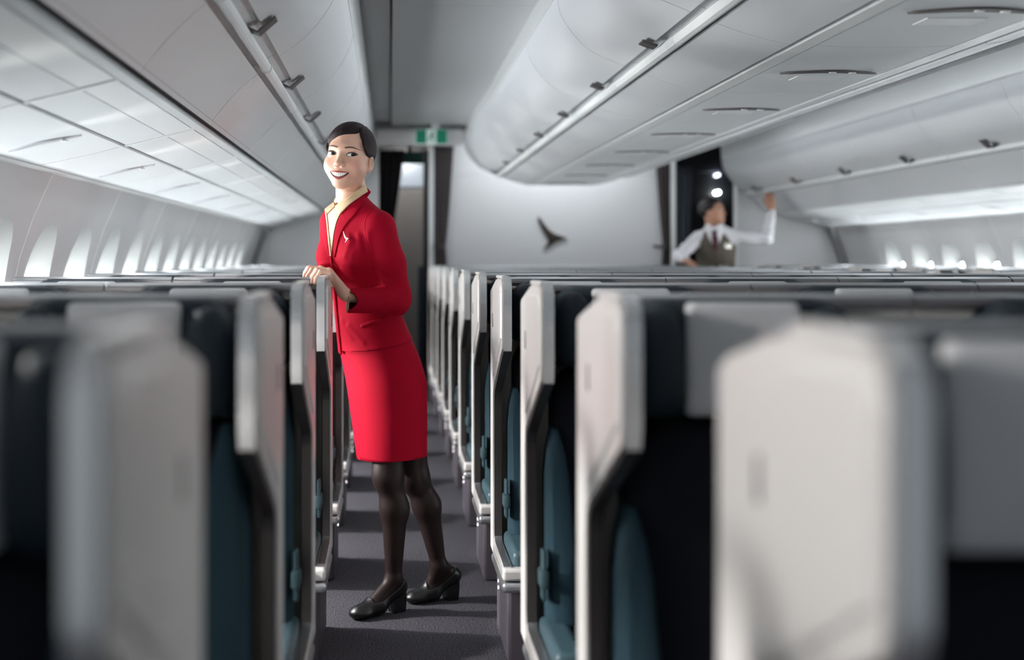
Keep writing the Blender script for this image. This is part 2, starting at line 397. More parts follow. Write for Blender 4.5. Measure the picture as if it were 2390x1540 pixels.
for side, nm in ((-1, 'left'), (1, 'right')):
    ys = [3.02 - 3 * MOD + MOD * k for k in range(13)] if side < 0 else [3.24 - 3 * MOD + MOD * k for k in range(12)]
    ys = [y for y in ys if y < Y1 - 0.3]; n = 0
    for k, y in enumerate(ys):
        if y + MOD < Y0: continue
        y1 = min(y + MOD, Y1 - 0.02)
        if y1 - y < 0.4: continue
        outboard_bin(side, max(y, Y0), y1, y + MOD / 2, n, nm); outboard_panel(side, max(y, Y0), y1, n, nm); n += 1
    # dark groove between lockers and service panels
    q = [(-0.570, 1.672), (-0.640, 1.672)]
    q = q if side < 0 else mirror_pts(q)
    gv = MB(); gv.add(*strip_y(q, 0.01, Y0, Y1)); o = gv.build('trim_%d' % (1 if side < 0 else 2), M_GAP); tag(o, f'dark groove beneath the {nm} wall lockers', 'groove', kind='structure')

CMOD = 1.10
def centre_bin(y0, y1, yl, idx):
    half_top = [(0.672, 2.385), (0.655, 2.31), (0.646, 2.245)]
    half_door = smoothline([(0.645, 2.238), (0.655, 2.17), (0.695, 2.10), (0.775, 2.02), (0.905, 1.962)], 5)
    half_low = smoothline([(0.985, 1.927), (1.06, 1.900), (1.14, 1.877), (1.205, 1.864)], 4)
    inner = [(0.69, 2.38), (0.665, 2.24), (0.68, 2.17), (0.72, 2.105), (0.80, 2.04), (0.92, 1.985), (1.0, 1.95), (1.1, 1.91), (1.2, 1.895), (1.28, 1.92), (1.495, 1.93), (1.495, 2.38)]
    lat = [(0.915, 1.957), (0.895, 1.962), (0.865, 1.974)]
    rail = (0.948, 1.941)
    for side in (-1, 1):
        s = 1 if side < 0 else -1; mp = (lambda p: p) if side < 0 else mirror_pts
        nm = 'left' if side < 0 else 'right'
        c = mp([(0.9, 1.96)])[0]; r = empty('overhead_bin', (c[0], (y0 + y1) / 2, c[1])); inv = Vector(r.location)
        def part(name, vf, m, ang=35):
            v, f = vf; return link(name, pydata(name, [Vector(p) - inv for p in v], f, m, ang), m, r)
        g = 0.003
        part('body', prism_y(mp(inner), y0 + g, y1 - g), M_BIN)
        part('top_strip', strip_y(mp(half_top), 0.012 * s, y0, y1), M_RAIL)
        part('door', strip_y(mp(half_door), 0.014 * s, y0 + g, y1 - g), M_BIN, 50)
        part('lower_panel', strip_y(mp(half_low), 0.014 * s, y0 + g, y1 - g), M_BIN, 50)
        mb = MB(); ra = mp([rail])[0]; mb.tube([(ra[0], y0, ra[1]), (ra[0], y1, ra[1])], 0.022, 10); part('rail', (mb.v, mb.f), M_RAIL)
        part('seam', strip_y(offset_line(mp(half_low), -0.0012 * s), 0.003 * s, y0, y0 + 0.005), M_RAIL, 60)
        part('latch', strip_y(offset_line(mp(lat), 0.008 * s), 0.008 * s, yl - 0.034, yl + 0.034), M_LATCH, 20)
        mk = MB(); mk.tube([(ra[0], y0 + .35, ra[1] - .0), (ra[0], y0 + .47, ra[1])], 0.0228, 10); part('row_marker', (mk.v, mk.f), M_PSU)
        tag(r, f'white overhead locker on the {nm} side of the middle row, {ORD[idx]} from camera', 'overhead locker', 'overhead lockers over the middle seats')
def centre_panel(y0, y1, idx):
    r = empty('service_panel', (CX, (y0 + y1) / 2, 1.86)); inv = Vector(r.location)
    def part(name, vf, m, ang=35):
        v, f = vf; return link(name, pydata(name, [Vector(p) - inv for p in v], f, m, ang), m, r)
    g = 0.003
    part('lamp_plate', strip_y(smoothline([(1.285, 1.862), (1.40, 1.856), (1.60, 1.856), (1.705, 1.862)], 4), 0.015, y0 + g, y1 - g), M_PSU, 60)
    part('edge_strip', strip_y([(1.232, 1.864), (1.278, 1.860)], 0.02, y0, y1), M_RAIL)
    part('edge_strip', strip_y([(1.712, 1.860), (1.768, 1.864)], 0.02, y0, y1), M_RAIL)
    part('oxygen_flap', strip_y([(1.42, 1.8535), (1.58, 1.8535)], 0.004, y0 + 0.62, y0 + 0.72), M_RAIL)
    yc = y0 + 0.52
    zf = lambda x: 1.853
    part('lamp_slot', crescent(1.335, 1.665, yc + .02, 0.022, 1, zf), M_LATCH, 60)
    m2 = MB(); m2.tube([(1.57, yc - .018, 1.852), (1.57, yc - .018, 1.847)], 0.013, 10); part('lamp', (m2.v, m2.f), M_LED if idx == 2 else M_RAIL)
    m3 = MB(); m3.tube([(1.50, yc - .026, 1.852), (1.50, yc - .026, 1.847)], 0.013, 10); part('lamp', (m3.v, m3.f), M_RAIL)
    tag(r, f'white reading light panel over the middle seats, {ORD[idx]} from the camera', 'service panel', 'service panels over the middle seats')
n = 0
for k in range(12):
    y = 3.92 - 4 * CMOD + CMOD * k
    if y > 11.2: break
    y1 = min(y + CMOD, 11.35)
    if y1 - y < 0.3: continue
    centre_bin(max(y, Y0), y1, y + CMOD / 2, n); centre_panel(max(y, Y0), y1, n); n += 1
gb = MB(); gb.add(*strip_y([(1.19, 1.905), (1.81, 1.905)], 0.01, Y0, 11.35)); o = gb.build('trim_3', M_GAP); tag(o, 'dark grooves beside the reading light panels over the middle seats', 'groove', kind='structure')
# end closure of the middle lockers
endp = [(0.672, 2.385), (0.646, 2.245), (0.655, 2.17), (0.695, 2.10), (0.775, 2.02), (0.905, 1.955), (1.06, 1.895), (1.205, 1.86)]
endp = endp + mirror_pts(endp)[::-1]
mb = MB(); mb.add(*prism_y(endp, 11.35, 11.39)); o = mb.build('trim_4', M_BULK); tag(o, 'curved end cheek of the middle lockers', 'trim', kind='structure')
# ------------------------------------------------------------------ bulkhead, openings, curtains, exit sign
wb = empty('wall_back', (0, 0, 0)); tag(wb, 'pale bulkhead wall at the end of the cabin', 'wall', kind='structure')
def bk(x0, x1, z0=0.0, z1=2.6, m=M_BULK, name='bulkhead_panel', y=Y1, th=0.05): return box_obj(name, (x0, x1, y, y + th, z0, z1), m, wb, 0.004, 1)
bk(-1.5, -0.105); bk(0.475, 2.625); bk(3.285, 4.5)
bk(-0.105, 0.475, 2.29, 2.6, M_BULK, 'lintel'); bk(2.625, 3.285, 2.32, 2.6, M_BULK, 'lintel')
bk(0.367, 0.418, 0, 2.30, M_RAIL, 'door_post', Y1 - 0.06, 0.06); bk(2.660, 2.708, 0, 2.32, M_RAIL, 'door_post', Y1 - 0.06, 0.06); bk(3.27, 3.30, 0, 2.32, M_RAIL, 'door_post', Y1 - 0.04, 0.05)
bk(0.53, 2.57, 2.01, 2.018, M_PSU, 'panel_joint', Y1 - 0.004, 0.01)
def curtain(x0, x1, x0b, x1b, z0, z1, y, m, name, label, folds=5, tie=None):
    r = empty(name, ((x0 + x1) / 2, y, z0)); inv = Vector(r.location); nx, nz = 40, 24; v = []; f = []
    for j in range(nz + 1):
        t = j / nz; z = z0 + (z1 - z0) * t
        tt = t
        if tie is not None: tt = abs(z - tie) / (z1 - tie if z > tie else tie - z0); tt = min(1, tt) ** 0.8
        a = x0b + (x0 - x0b) * tt; b = x1b + (x1 - x1b) * tt
        for i in range(nx + 1):
            u = i / nx; v.append((a + (b - a) * u, y + 0.018 * math.sin(u * folds * 2 * math.pi + 0.6 * math.sin(3 * t)), z))
    for j in range(nz):
        for i in range(nx): k = j * (nx + 1) + i; f.append((k, k + 1, k + nx + 2, k + nx + 1))
    o = link('cloth', pydata('cloth', [Vector(p) - inv for p in v], f, m, 80), m, r)
    md = o.modifiers.new('thick', 'SOLIDIFY'); md.thickness = 0.006
    tag(r, label, 'curtain'); return r
c1 = curtain(0.415, 0.60, 0.415, 0.525, 0.02, 2.28, Y1 - 0.045, M_CURT, 'curtain', 'dark brown curtain gathered at the right of the left aisle doorway', 4, tie=1.33)
c2 = curtain(2.52, 2.66, 2.60, 2.665, 0.02, 2.25, Y1 - 0.045, M_CURT, 'curtain', 'dark brown curtain gathered beside the doorway of the standing man', 4, tie=1.33)
for c, x in ((c1, 0.50), (c2, 2.585)):
    k = MB(); k.tube([(x, Y1 - 0.10, 1.33), (x, Y1 - 0.02, 1.33)], 0.026, 10); kk = k.build('tie_knob', M_LATCH, c); kk.location = -Vector(c.location)
    k = MB(); k.tube([(x - 0.09, Y1 - 0.075, 1.335), (x, Y1 - 0.085, 1.325)], 0.012, 8); kk = k.build('tie_band', M_CURT, c); kk.location = -Vector(c.location)
# dark curtain at the left edge of the left doorway
curtain(-0.15, 0.14, -0.15, -0.03, 0.02, 2.28, Y1 + 0.35, mat('black_curtain', (0.016, 0.013, 0.016), 0.9), 'curtain', 'black curtain swept to the left inside the left aisle doorway', 4, tie=1.25)
curtain(2.70, 2.98, 2.70, 2.93, 0.02, 2.12, Y1 + 0.45, M_CURTB, 'curtain', 'blue grey curtain hanging in the right doorway behind the man', 4)
# logo on the bulkhead: a brush wing
def swoosh(px, s, x0, z0):
    return [(x0 + (a - 1285) / s, z0 + (545 - b) / s) for a, b in px]
LOGO = [(1256, 505), (1262, 512), (1270, 524), (1281, 537), (1294, 546), (1308, 551), (1323, 556), (1311, 560), (1299, 564), (1287, 571), (1278, 577), (1268, 581), (1276, 574), (1284, 567), (1289, 562), (1281, 557), (1273, 549), (1266, 538), (1260, 525), (1256, 514)]
poly = swoosh(LOGO, 245.0, (1285 - VX) / 245.0, CAM_H + (VY - 545) / 245.0)
def flat_poly(name, poly, y0, y1, m, parent=None):
    n = len(poly); bm = bmesh.new()
    a = [bm.verts.new((x, y0, z)) for x, z in poly]; b = [bm.verts.new((x, y1, z)) for x, z in poly]
    fa = bm.faces.new(a); fb = bm.faces.new(b[::-1])
    for i in range(n): bm.faces.new((a[i], b[i], b[(i + 1) % n], a[(i + 1) % n]))
    bmesh.ops.triangulate(bm, faces=[fa, fb]); bmesh.ops.recalc_face_normals(bm, faces=bm.faces)
    me = bpy.data.meshes.new(name); bm.to_mesh(me); bm.free(); return link(name, me, m, parent)
lg = flat_poly('wall_emblem', poly, Y1 - 0.02, Y1 + 0.001, M_LOGO); tag(lg, 'dark bronze brush-stroke wing emblem on the pale bulkhead', 'emblem')
# header beam over the left aisle with the exit sign
hd = box_obj('trim_5', (-0.12, 0.64, 11.32, 11.40, 2.21, 2.34), M_BULK, None, 0.01, 2); tag(hd, 'pale header beam across the left aisle carrying the green sign', 'beam', kind='structure')
box_obj('trim_6', (-0.2, 0.70, 11.40, 12.45, 2.345, 2.385), M_CEIL); tag(bpy.data.objects['trim_6'], 'ceiling strip between the header beam and the bulkhead', 'trim', kind='structure')
def exit_sign(x0, x1, z0, z1, y, lit, label):
    r = empty('exit_sign', ((x0 + x1) / 2, y, z0)); inv = Vector(r.location); w = x1 - x0; h = z1 - z0
    def pb(name, b, m, bev=0.0):
        o = box_obj(name, b, m, r, bev, 1); o.location = -inv; return o
    g = M_GREEN if lit else M_GREEND; wt = M_EXITW if lit else M_GREEND
    pb('housing', (x0 - .006, x1 + .006, y, y + 0.03, z0 - .006, z1 + .006), M_EXITW if lit else M_GALD, 0.004)
    pb('green_field', (x0, x0 + w * 0.335, y - 0.004, y, z0, z1), g); pb('green_field', (x1 - w * 0.335, x1, y - 0.004, y, z0, z1), g)
    pb('pictogram_field', (x0 + w * 0.345, x1 - w * 0.345, y - 0.003, y, z0, z1), wt)
    # running figure and door of the pictogram
    cx = (x0 + x1) / 2; q = MB(); hh = h / 2; cz = (z0 + z1) / 2
    q.tube([(cx + .012, y - .006, cz + hh * .62), (cx + .012, y - .003, cz + hh * .62)], hh * .17, 10)
    for a, b in (((.008, .42), (-.004, -.05)), ((-.004, -.05), (.022, -.30)), ((.022, -.30), (.012, -.72)), ((-.004, -.05), (-.018, -.42)), ((-.018, -.42), (-.036, -.46)), ((.006, .32), (.032, .10)), ((.006, .32), (-.022, .16))):
        q.tube([(cx + a[0], y - .005, cz + hh * a[1]), (cx + b[0], y - .005, cz + hh * b[1])], 0.005, 6)
    o = q.build('running_figure', g, r); o.location = -inv
    if not lit: pb('hanger', (cx - 0.02, cx + 0.02, y + 0.005, y + 0.02, z1, 2.462), M_GALD)
    tag(r, label, 'exit sign'); return r
exit_sign(0.226, 0.492, 2.215, 2.335, 11.29, True, 'lit green emergency exit sign on the header above the left aisle')
exit_sign(0.07, 0.33, 2.17, 2.28, 13.0, False, 'dim green exit sign in the dark beyond the left doorway')
b = box_obj('sign_bracket', (0.36, 0.43, 11.30, 11.34, 2.345, 2.384), M_RAIL); tag(b, 'small pale bracket on the ceiling above the lit exit sign', 'bracket')
# galley beyond both doorways
def gb_(name, b, m, lab): o = box_obj(name, b, m, None, 0.004, 1); tag(o, lab, 'wall', kind='structure'); return o
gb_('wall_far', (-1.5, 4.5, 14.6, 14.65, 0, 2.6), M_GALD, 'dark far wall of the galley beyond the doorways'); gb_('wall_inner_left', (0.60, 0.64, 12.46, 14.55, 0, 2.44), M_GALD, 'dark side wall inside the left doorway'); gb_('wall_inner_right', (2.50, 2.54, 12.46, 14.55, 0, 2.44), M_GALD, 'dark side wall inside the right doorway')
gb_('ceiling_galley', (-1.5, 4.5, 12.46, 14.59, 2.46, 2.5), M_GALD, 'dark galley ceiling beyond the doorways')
gu = empty('galley_cupboard', (0.2, 14.0, 0)); tag(gu, 'beige galley cupboard with a steel oven front beyond the left doorway', 'cupboard')
def gp(name, b, m, bev=0.006):
    o = box_obj(name, b, m, gu, bev, 1); o.location = -Vector(gu.location); return o
gp('body', (-0.12, 0.37, 14.02, 14.4, 0, 2.35), M_GALL); gp('door', (0.03, 0.19, 14.0, 14.03, 0.1, 1.95), M_GALL); gp('door', (0.20, 0.36, 14.0, 14.03, 0.1, 1.95), M_GALL)
gp('oven_front', (0.04, 0.36, 13.98, 14.03, 1.99, 2.24), M_GALM); gp('top_panel', (-0.12, 0.37, 13.97, 14.02, 2.26, 2.44), M_GALD)
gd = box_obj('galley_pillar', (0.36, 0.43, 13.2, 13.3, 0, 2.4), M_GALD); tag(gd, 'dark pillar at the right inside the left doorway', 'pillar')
gs = box_obj('galley_seat_back', (0.29, 0.34, 13.35, 13.45, 0.0, 1.14), mat('blue_pad', (0.07, 0.11, 0.20), 0.7), None, 0.015, 2); tag(gs, 'narrow blue pad standing beyond the left doorway', 'pad')
cab = empty('galley_unit', (3.1, 13.6, 0)); tag(cab, 'dark galley unit with two round indicator lamps behind the man', 'galley unit')
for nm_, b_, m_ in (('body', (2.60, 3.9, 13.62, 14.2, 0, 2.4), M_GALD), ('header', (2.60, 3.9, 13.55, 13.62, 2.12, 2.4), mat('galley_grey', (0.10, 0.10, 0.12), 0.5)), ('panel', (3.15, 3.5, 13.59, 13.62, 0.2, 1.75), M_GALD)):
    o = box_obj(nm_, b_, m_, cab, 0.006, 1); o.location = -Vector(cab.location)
for (px, py, rr, m_) in ((1677, 449, 0.018, M_LED), (1677, 408, 0.015, mat('lamp_dim', (0.6, 0.6, 0.7), 0.3, emit=(0.8, 0.85, 1.0), estr=4.0))):
    yy = 13.5; k = MB(); x = (px - VX) * yy / F_PX; z = CAM_H + (VY - py) * yy / F_PX
    k.tube([(x, yy, z), (x, yy + .12, z)], rr, 12); o = k.build('indicator_lamp', m_, cab); o.location = -Vector(cab.location)

# ------------------------------------------------------------------ passenger seats
def rounded_poly(x0, x1, z0, z1, r, n=5, rb=None):
    out = []; rb = r if rb is None else rb
    for cx, cz, a0, q in ((x1 - rb, z0 + rb, -90, rb), (x1 - r, z1 - r, 0, r), (x0 + r, z1 - r, 90, r), (x0 + rb, z0 + rb, 180, rb)):
        for k in range(n + 1):
            a = math.radians(a0 + 90 * k / n); out.append((cx + q * math.cos(a), cz + q * math.sin(a)))
    return out
def cushion_mesh(name, x0, x1, y0, y1, z0, z1, r, bev, m, rb=None, belly=0.0, seg=3):
    poly = rounded_poly(x0, x1, z0, z1, r, 5, rb); n = len(poly)
    cx, cz = (x0 + x1) / 2, (z0 + z1) / 2
    rings = []
    def shrink(d):
        return [(cx + (x - cx) * max(0.05, 1 - d / ((x1 - x0) / 2)), cz + (z - cz) * max(0.05, 1 - d / ((z1 - z0) / 2))) for x, z in poly]
    ys = []
    for k in range(seg + 1):
        a = math.pi / 2 * k / seg; ys.append((y0 + bev * (1 - math.sin(a)), bev * (1 - math.cos(a))))
    seq = [(y1, 0.0)] + [(y, d) for y, d in ys][::1]
    # back edge, then rounded front towards y0
    seq = [(y1, 0.0), (y0 + bev, 0.0)] + [(y0 + bev * (1 - math.sin(math.pi / 2 * k / seg)), bev * (1 - math.cos(math.pi / 2 * k / seg))) for k in range(1, seg + 1)]
    v = []; f = []
    for y, d in seq: v += [(x, y, z) for x, z in shrink(d)]
    if belly:  # extra inner rings for a softly bulging face
        for t, kk in ((0.6, 0.6), (0.3, 0.9)):
            v += [(cx + (x - cx) * t, y0 - belly * kk, cz + (z - cz) * t) for x, z in shrink(bev)]
    R = len(v) // n
    for i in range(R - 1):
        for k in range(n): f.append((i * n + k, i * n + (k + 1) % n, (i + 1) * n + (k + 1) % n, (i + 1) * n + k))
    f.append(tuple(range(n))); f.append(tuple((R - 1) * n + k for k in range(n)))
    return pydata(name, v, f, m, 50)
M_SCOOPT = mat('edge_dark_reflection', (0.05, 0.042, 0.042), 0.3, metal=0.3)  # polished trim with its dark reflection put into the colour
WING = [(0, 0.262), (0, 1.112), (-0.02, 1.122), (-0.235, 1.160), (-0.425, 1.162), (-0.452, 1.148), (-0.46, 1.125), (-0.46, 0.972), (-0.452, 0.945), (-0.135, 0.800), (-0.118, 0.780), (-0.113, 0.755), (-0.113, 0.350), (-0.122, 0.322), (-0.145, 0.306), (-0.43, 0.303), (-0.452, 0.298), (-0.46, 0.285), (-0.46, 0.262)]
TRIM = [(-0.30, 1.1615), (-0.425, 1.162), (-0.452, 1.148), (-0.46, 1.125), (-0.46, 0.972), (-0.452, 0.945), (-0.30, 0.876), (-0.135, 0.800), (-0.118, 0.780), (-0.113, 0.755), (-0.113, 0.55), (-0.113, 0.350), (-0.122, 0.322), (-0.145, 0.306), (-0.30, 0.3045), (-0.43, 0.303), (-0.455, 0.299)]
PANEL = [(-0.150, 0.84), (-0.150, 1.105), (-0.235, 1.135), (-0.415, 1.138), (-0.438, 1.118), (-0.440, 0.980)]
def seat_meshes(w, hc, wing):
    """wing: -1 wing on the low-x side, 1 on the high-x side, 0 none. Returns (name, mesh, parent name)."""
    P = []
    fx = (lambda x: x) if wing <= 0 else (lambda x: w - x)
    def add(name, vf, m, ang=35, par=None):
        v, f = vf; P.append((name, pydata(name, [(fx(x), y, z) for x, y, z in v], f, m, ang), par))
    def addme(name, me, par=None):
        if wing > 0:
            for vv in me.vertices: vv.co.x = w - vv.co.x
            me.flip_normals()
        P.append((name, me, par))
    def strip_x(pts, th, x0, x1):
        v, f = strip_y(pts, th, x0, x1); return [(y, x, z) for x, y, z in v], f   # (x is the profile's y)
    g = 0.0015; xl = 0.024 if wing else g
    add('back_shell', strip_x([(0.0, 0.10), (0.0, 1.06), (-0.012, 1.105), (-0.085, 1.146)], 0.028, xl, w - g), M_SHELL)
    add('shell_lining', strip_x([(-0.030, 0.30), (-0.030, 1.05), (-0.045, 1.09), (-0.105, 1.125)], 0.006, xl + .004, w - 0.004), M_SHELLIN)
    add('top_cap', strip_x([(-0.062, 1.138), (-0.090, 1.156), (-0.118, 1.148)], 0.008, xl, w - 0.004), M_CAP, 20)
    add('cap_strip', strip_x([(-0.092, 1.160), (-0.112, 1.154)], 0.004, xl, w - 0.004), M_SILVER, 20)
    hx = fx(hc) if wing > 0 else hc
    hx = hc
    addme('headrest', cushion_mesh('headrest', hx - .195, hx + .195, -0.175, -0.10, 0.955, 1.152, 0.075, 0.03, M_NAVY, rb=0.02))
    for s in (-1, 1):
        v = []; f = []; nu, nv = 12, 8
        for i in range(nv + 1):
            ph = math.pi * i / nv
            for k in range(nu):
                a = 2 * math.pi * k / nu; sx = math.copysign(abs(math.cos(a)) ** .8, math.cos(a)); sy = math.copysign(abs(math.sin(a)) ** .8, math.sin(a))
                rr = math.sin(ph) ** 0.6 if 0 < i < nv else 0.02
                zz = 1.048 - 0.092 * math.copysign(abs(math.cos(ph)) ** .8, math.cos(ph)); fw = 1 - 0.25 * (zz - 0.95) / 0.2
                v.append((hx + s * (0.135 + 0.01 * fw) + 0.055 * rr * sx * fw, -0.172 + 0.062 * rr * sy * fw, zz))
        for i in range(nv):
            for k in range(nu): f.append((i * nu + k, i * nu + (k + 1) % nu, (i + 1) * nu + (k + 1) % nu, (i + 1) * nu + k))
        f += [tuple(range(nu)), tuple(nv * nu + k for k in range(nu))]
        add('headrest_wing', (v, f), M_NAVY, 70, 'headrest')
    addme('headrest_cover', cushion_mesh('headrest_cover', hx - .095, hx + .095, -0.188, -0.12, 0.958, 1.147, 0.012, 0.016, M_COVER, belly=0.006), 'headrest')
    x0b = 0.046; x1b = w - 0.030
    addme('back_cushion', cushion_mesh('back_cushion', x0b + .02, x1b - .02, -0.160, -0.04, 0.34, 0.952, 0.08, 0.04, M_DARKW, rb=0.02, belly=0.012))
    for q in (0, 1):     # teal side bolsters, wider towards the seat; short ones shaped to the wing's shade
        v = []; f = []; nz_, na_ = 9, 12
        for i in range(nz_):
            t = i / (nz_ - 1); z = 0.34 + (0.605 if wing > 0 else 0.465) * t; hw = (0.046 - (0.012 if wing > 0 else 0.024) * t) * (1 if i < nz_ - 2 else (0.8 if i == nz_ - 2 else 0.35)); dep = 0.085 * (1 if i < nz_ - 1 else 0.6)
            cxx = x0b + (0.046 - (0.012 if wing > 0 else 0.024) * t)
            for k in range(na_):
                a = 2 * math.pi * k / na_; xx = cxx + hw * math.copysign(abs(math.cos(a)) ** .6, math.cos(a)); yy = -0.125 + dep * math.copysign(abs(math.sin(a)) ** .6, math.sin(a))
                v.append((xx if q == 0 else w - xx + 0.006, yy, z))
        f = [(i * na_ + k, i * na_ + (k + 1) % na_, (i + 1) * na_ + (k + 1) % na_, (i + 1) * na_ + k) for i in range(nz_ - 1) for k in range(na_)] + [tuple(range(na_)), tuple((nz_ - 1) * na_ + k for k in range(na_))]
        add('side_bolster', (v, f), M_TEAL, 50, 'back_cushion')
    sc = box_mesh('seat_cushion', (0.105 if wing else 0.04, w - 0.06, -0.60, -0.15, 0.20, 0.352), M_TEAL, 0.035, 3); addme('seat_cushion', sc)
    addme('base', box_mesh('base', (0.020, w - 0.012, -0.405, -0.012, 0.0, 0.236), M_BASE, 0.012, 2))
    if not wing:
        addme('armrest', box_mesh('armrest', (0.0 + g, 0.038, -0.50, -0.06, 0.30, 0.40), M_TEALL, 0.012, 2))
    else:
        wv, wf = prism_x(WING, 0.0, 0.022); wm = pydata('wing', wv, wf)
        bm = bmesh.new(); bm.from_mesh(wm)
        bmesh.ops.bevel(bm, geom=[e for e in bm.edges if abs(e.verts[0].co.x - e.verts[1].co.x) < 1e-6], offset=0.006, segments=2, affect='EDGES', clamp_overlap=True)
        bmesh.ops.triangulate(bm, faces=[f for f in bm.faces if len(f.verts) > 4]); bm.to_mesh(wm); bm.free(); finish(wm, 30); wm.materials.append(M_SHELL)
        addme('wing', wm)
        pv, pf = prism_x(PANEL, -0.0045, 0.002); pm = pydata('wing_panel', pv, pf)
        bm = bmesh.new(); bm.from_mesh(pm); bmesh.ops.bevel(bm, geom=[e for e in bm.edges if abs(e.verts[0].co.x + .0045) < 1e-5 and abs(e.verts[1].co.x + .0045) < 1e-5], offset=0.004, segments=1, affect='EDGES'); bm.to_mesh(pm); bm.free(); finish(pm, 20); pm.materials.append(M_SHELL)
        addme('wing_panel', pm, 'wing')
        # polished edge trim following the wing's front outline
        for T_, m_, nm_ in ((TRIM[:6], M_TRIM, 'wing_trim'), (TRIM[5:13], M_SCOOPT, 'scoop_trim'), (TRIM[12:], M_TRIM, 'arm_trim')):
            tv = []; tf = []; inn = offset_line(T_, -0.004); n = len(T_); out = offset_line(T_, 0.010)
            for (a, b) in zip(inn, out):
                for (p, x) in ((a, 0.004), (b, 0.007), (b, 0.024), (a, 0.028)): tv.append((x, p[0], p[1]))
            for i in range(n - 1):
                for k in range(4): tf.append((i * 4 + k, i * 4 + (k + 1) % 4, i * 4 + 4 + (k + 1) % 4, i * 4 + 4 + k))
            tf += [(0, 1, 2, 3), ((n - 1) * 4 + 3, (n - 1) * 4 + 2, (n - 1) * 4 + 1, (n - 1) * 4)]
            add(nm_, (tv, tf), m_, 40, 'wing')
        addme('wing_cap', box_mesh('wing_cap', (-0.001, 0.023, -0.425, -0.235, 1.158, 1.168), M_SHELL, 0.004, 2), 'wing')
        addme('wing_button', box_mesh('wing_button', (-0.0062, -0.002, -0.172, -0.158, 1.00, 1.045), M_LATCH, 0.002, 1), 'wing')
        # inner dark lining between wing and cushion
        liv, lif = prism_x([(-0.02, 0.31), (-0.02, 1.10), (-0.10, 1.135), (-0.40, 1.145), (-0.445, 1.12), (-0.445, 0.98), (-0.12, 0.83), (-0.095, 0.78), (-0.095, 0.35)], 0.021, 0.031)
        add('wing_lining', (liv, lif), M_NAVY, 35, 'wing')
        # lowered armrest: pale rim, teal pad, silver band
        addme('armrest_rim', box_mesh('armrest_rim', (0.0, 0.095, -0.475, -0.10, 0.262, 0.300), M_SHELL, 0.010, 3))
        addme('armrest_band', box_mesh('armrest_band', (-0.002, 0.098, -0.480, -0.06, 0.228, 0.260), M_SILVER, 0.012, 3))
        addme('armrest_pad', box_mesh('armrest_pad', (0.032, 0.100, -0.445, -0.125, 0.285, 0.345), M_TEALL, 0.016, 3))
        addme('belt', box_mesh('belt', (0.030, 0.040, -0.22, -0.175, 0.40, 0.52), M_STRAP, 0.003, 1))
        addme('belt_buckle', box_mesh('belt_buckle', (0.024, 0.046, -0.235, -0.165, 0.43, 0.475), M_STRAP, 0.008, 2), 'belt')
        for zz in (0.196, 0.174, 0.152):
            q = MB(); q.tube([(0.0205, -0.10, zz), (0.0165, -0.10, zz)], 0.0055, 8); addme('floor_light', q.mesh('floor_light', M_FLED), 'base')
    return P
SEAT_CACHE = {}
def place_seat(x, y, w, hc, wing, label, group):
    key = (round(w, 3), wing)
    if key not in SEAT_CACHE: SEAT_CACHE[key] = seat_meshes(w, hc, wing)
    r = empty('airline_seat', (x, y, 0)); made = {}
    for name, me, par in SEAT_CACHE[key]:
        o = link(name, me, None, made[par] if par else r)
        if name not in made: made[name] = o
    tag(r, label, 'seat', group)
    return r
NROW = 11; ROW0 = 1.33
XR, WC = 0.334, 0.56; XL, WS = -0.190, 0.515
for k in range(NROW):
    y = ROW0 + k; rn = ORD[k] + (' row' if k == 0 else ' row from camera')
    for j in range(4):
        x = XR + j * WC
        near = (x - 0.0) * F_PX / max(y - 0.5, 0.3) + VX
        if near > 3200: continue
        pos = ('beside the left aisle', 'second from the left aisle', 'third from the left aisle', 'beside the right aisle')[j]
        place_seat(x, y, WC, 0.25 if j in (0, 3) else WC / 2, -1 if j == 0 else (1 if j == 3 else 0), f'teal seat in pale shell, middle block, {rn}, {pos}', 'middle block seats')
    for j in range(2):
        x = XL - (j + 1) * WS
        pos = ('beside the aisle', 'beside the window')[j]
        place_seat(x, y, WS, 0.25, 1 if j == 0 else 0, f'teal seat in pale shell, left block, {rn}, {pos}', 'left block seats')
    if k >= 4:
        for j in range(2):
            x = 2 * CX - XL + j * WS
            place_seat(x, y, WS, 0.25, -1 if j == 0 else 0, f'teal seat in pale shell, far right block, {rn}, ' + ('beside the aisle', 'beside the window')[j], 'far right block seats')
# ------------------------------------------------------------------ smooth solids: signed distance fields meshed with surface nets
def s_caps(P, a, b, r1, r2=None):
    r2 = r1 if r2 is None else r2; a = np.array(a, np.float32); b = np.array(b, np.float32); ab = b - a
    t = np.clip(((P - a) @ ab) / float(ab @ ab), 0, 1)
    return np.sqrt((((P - a) - t[..., None] * ab) ** 2).sum(-1)) - (r1 + (r2 - r1) * t)
def s_ell(P, c, r, R=None):
    q = P - np.array(c, np.float32)
    if R is not None: q = q @ np.array(R, np.float32)      # columns of R are the local axes
    r = np.array(r, np.float32); k0 = np.sqrt(((q / r) ** 2).sum(-1)); k1 = np.sqrt(((q / (r * r)) ** 2).sum(-1)) + 1e-9
    return k0 * (k0 - 1.0) / k1
def su(a, b, k):
    h = np.clip(0.5 + 0.5 * (b - a) / k, 0, 1); return b + (a - b) * h - k * h * (1 - h)
def ssub(a, b, k):  # a minus b
    h = np.clip(0.5 - 0.5 * (a + b) / k, 0, 1); return a + (-b - a) * h + k * h * (1 - h)
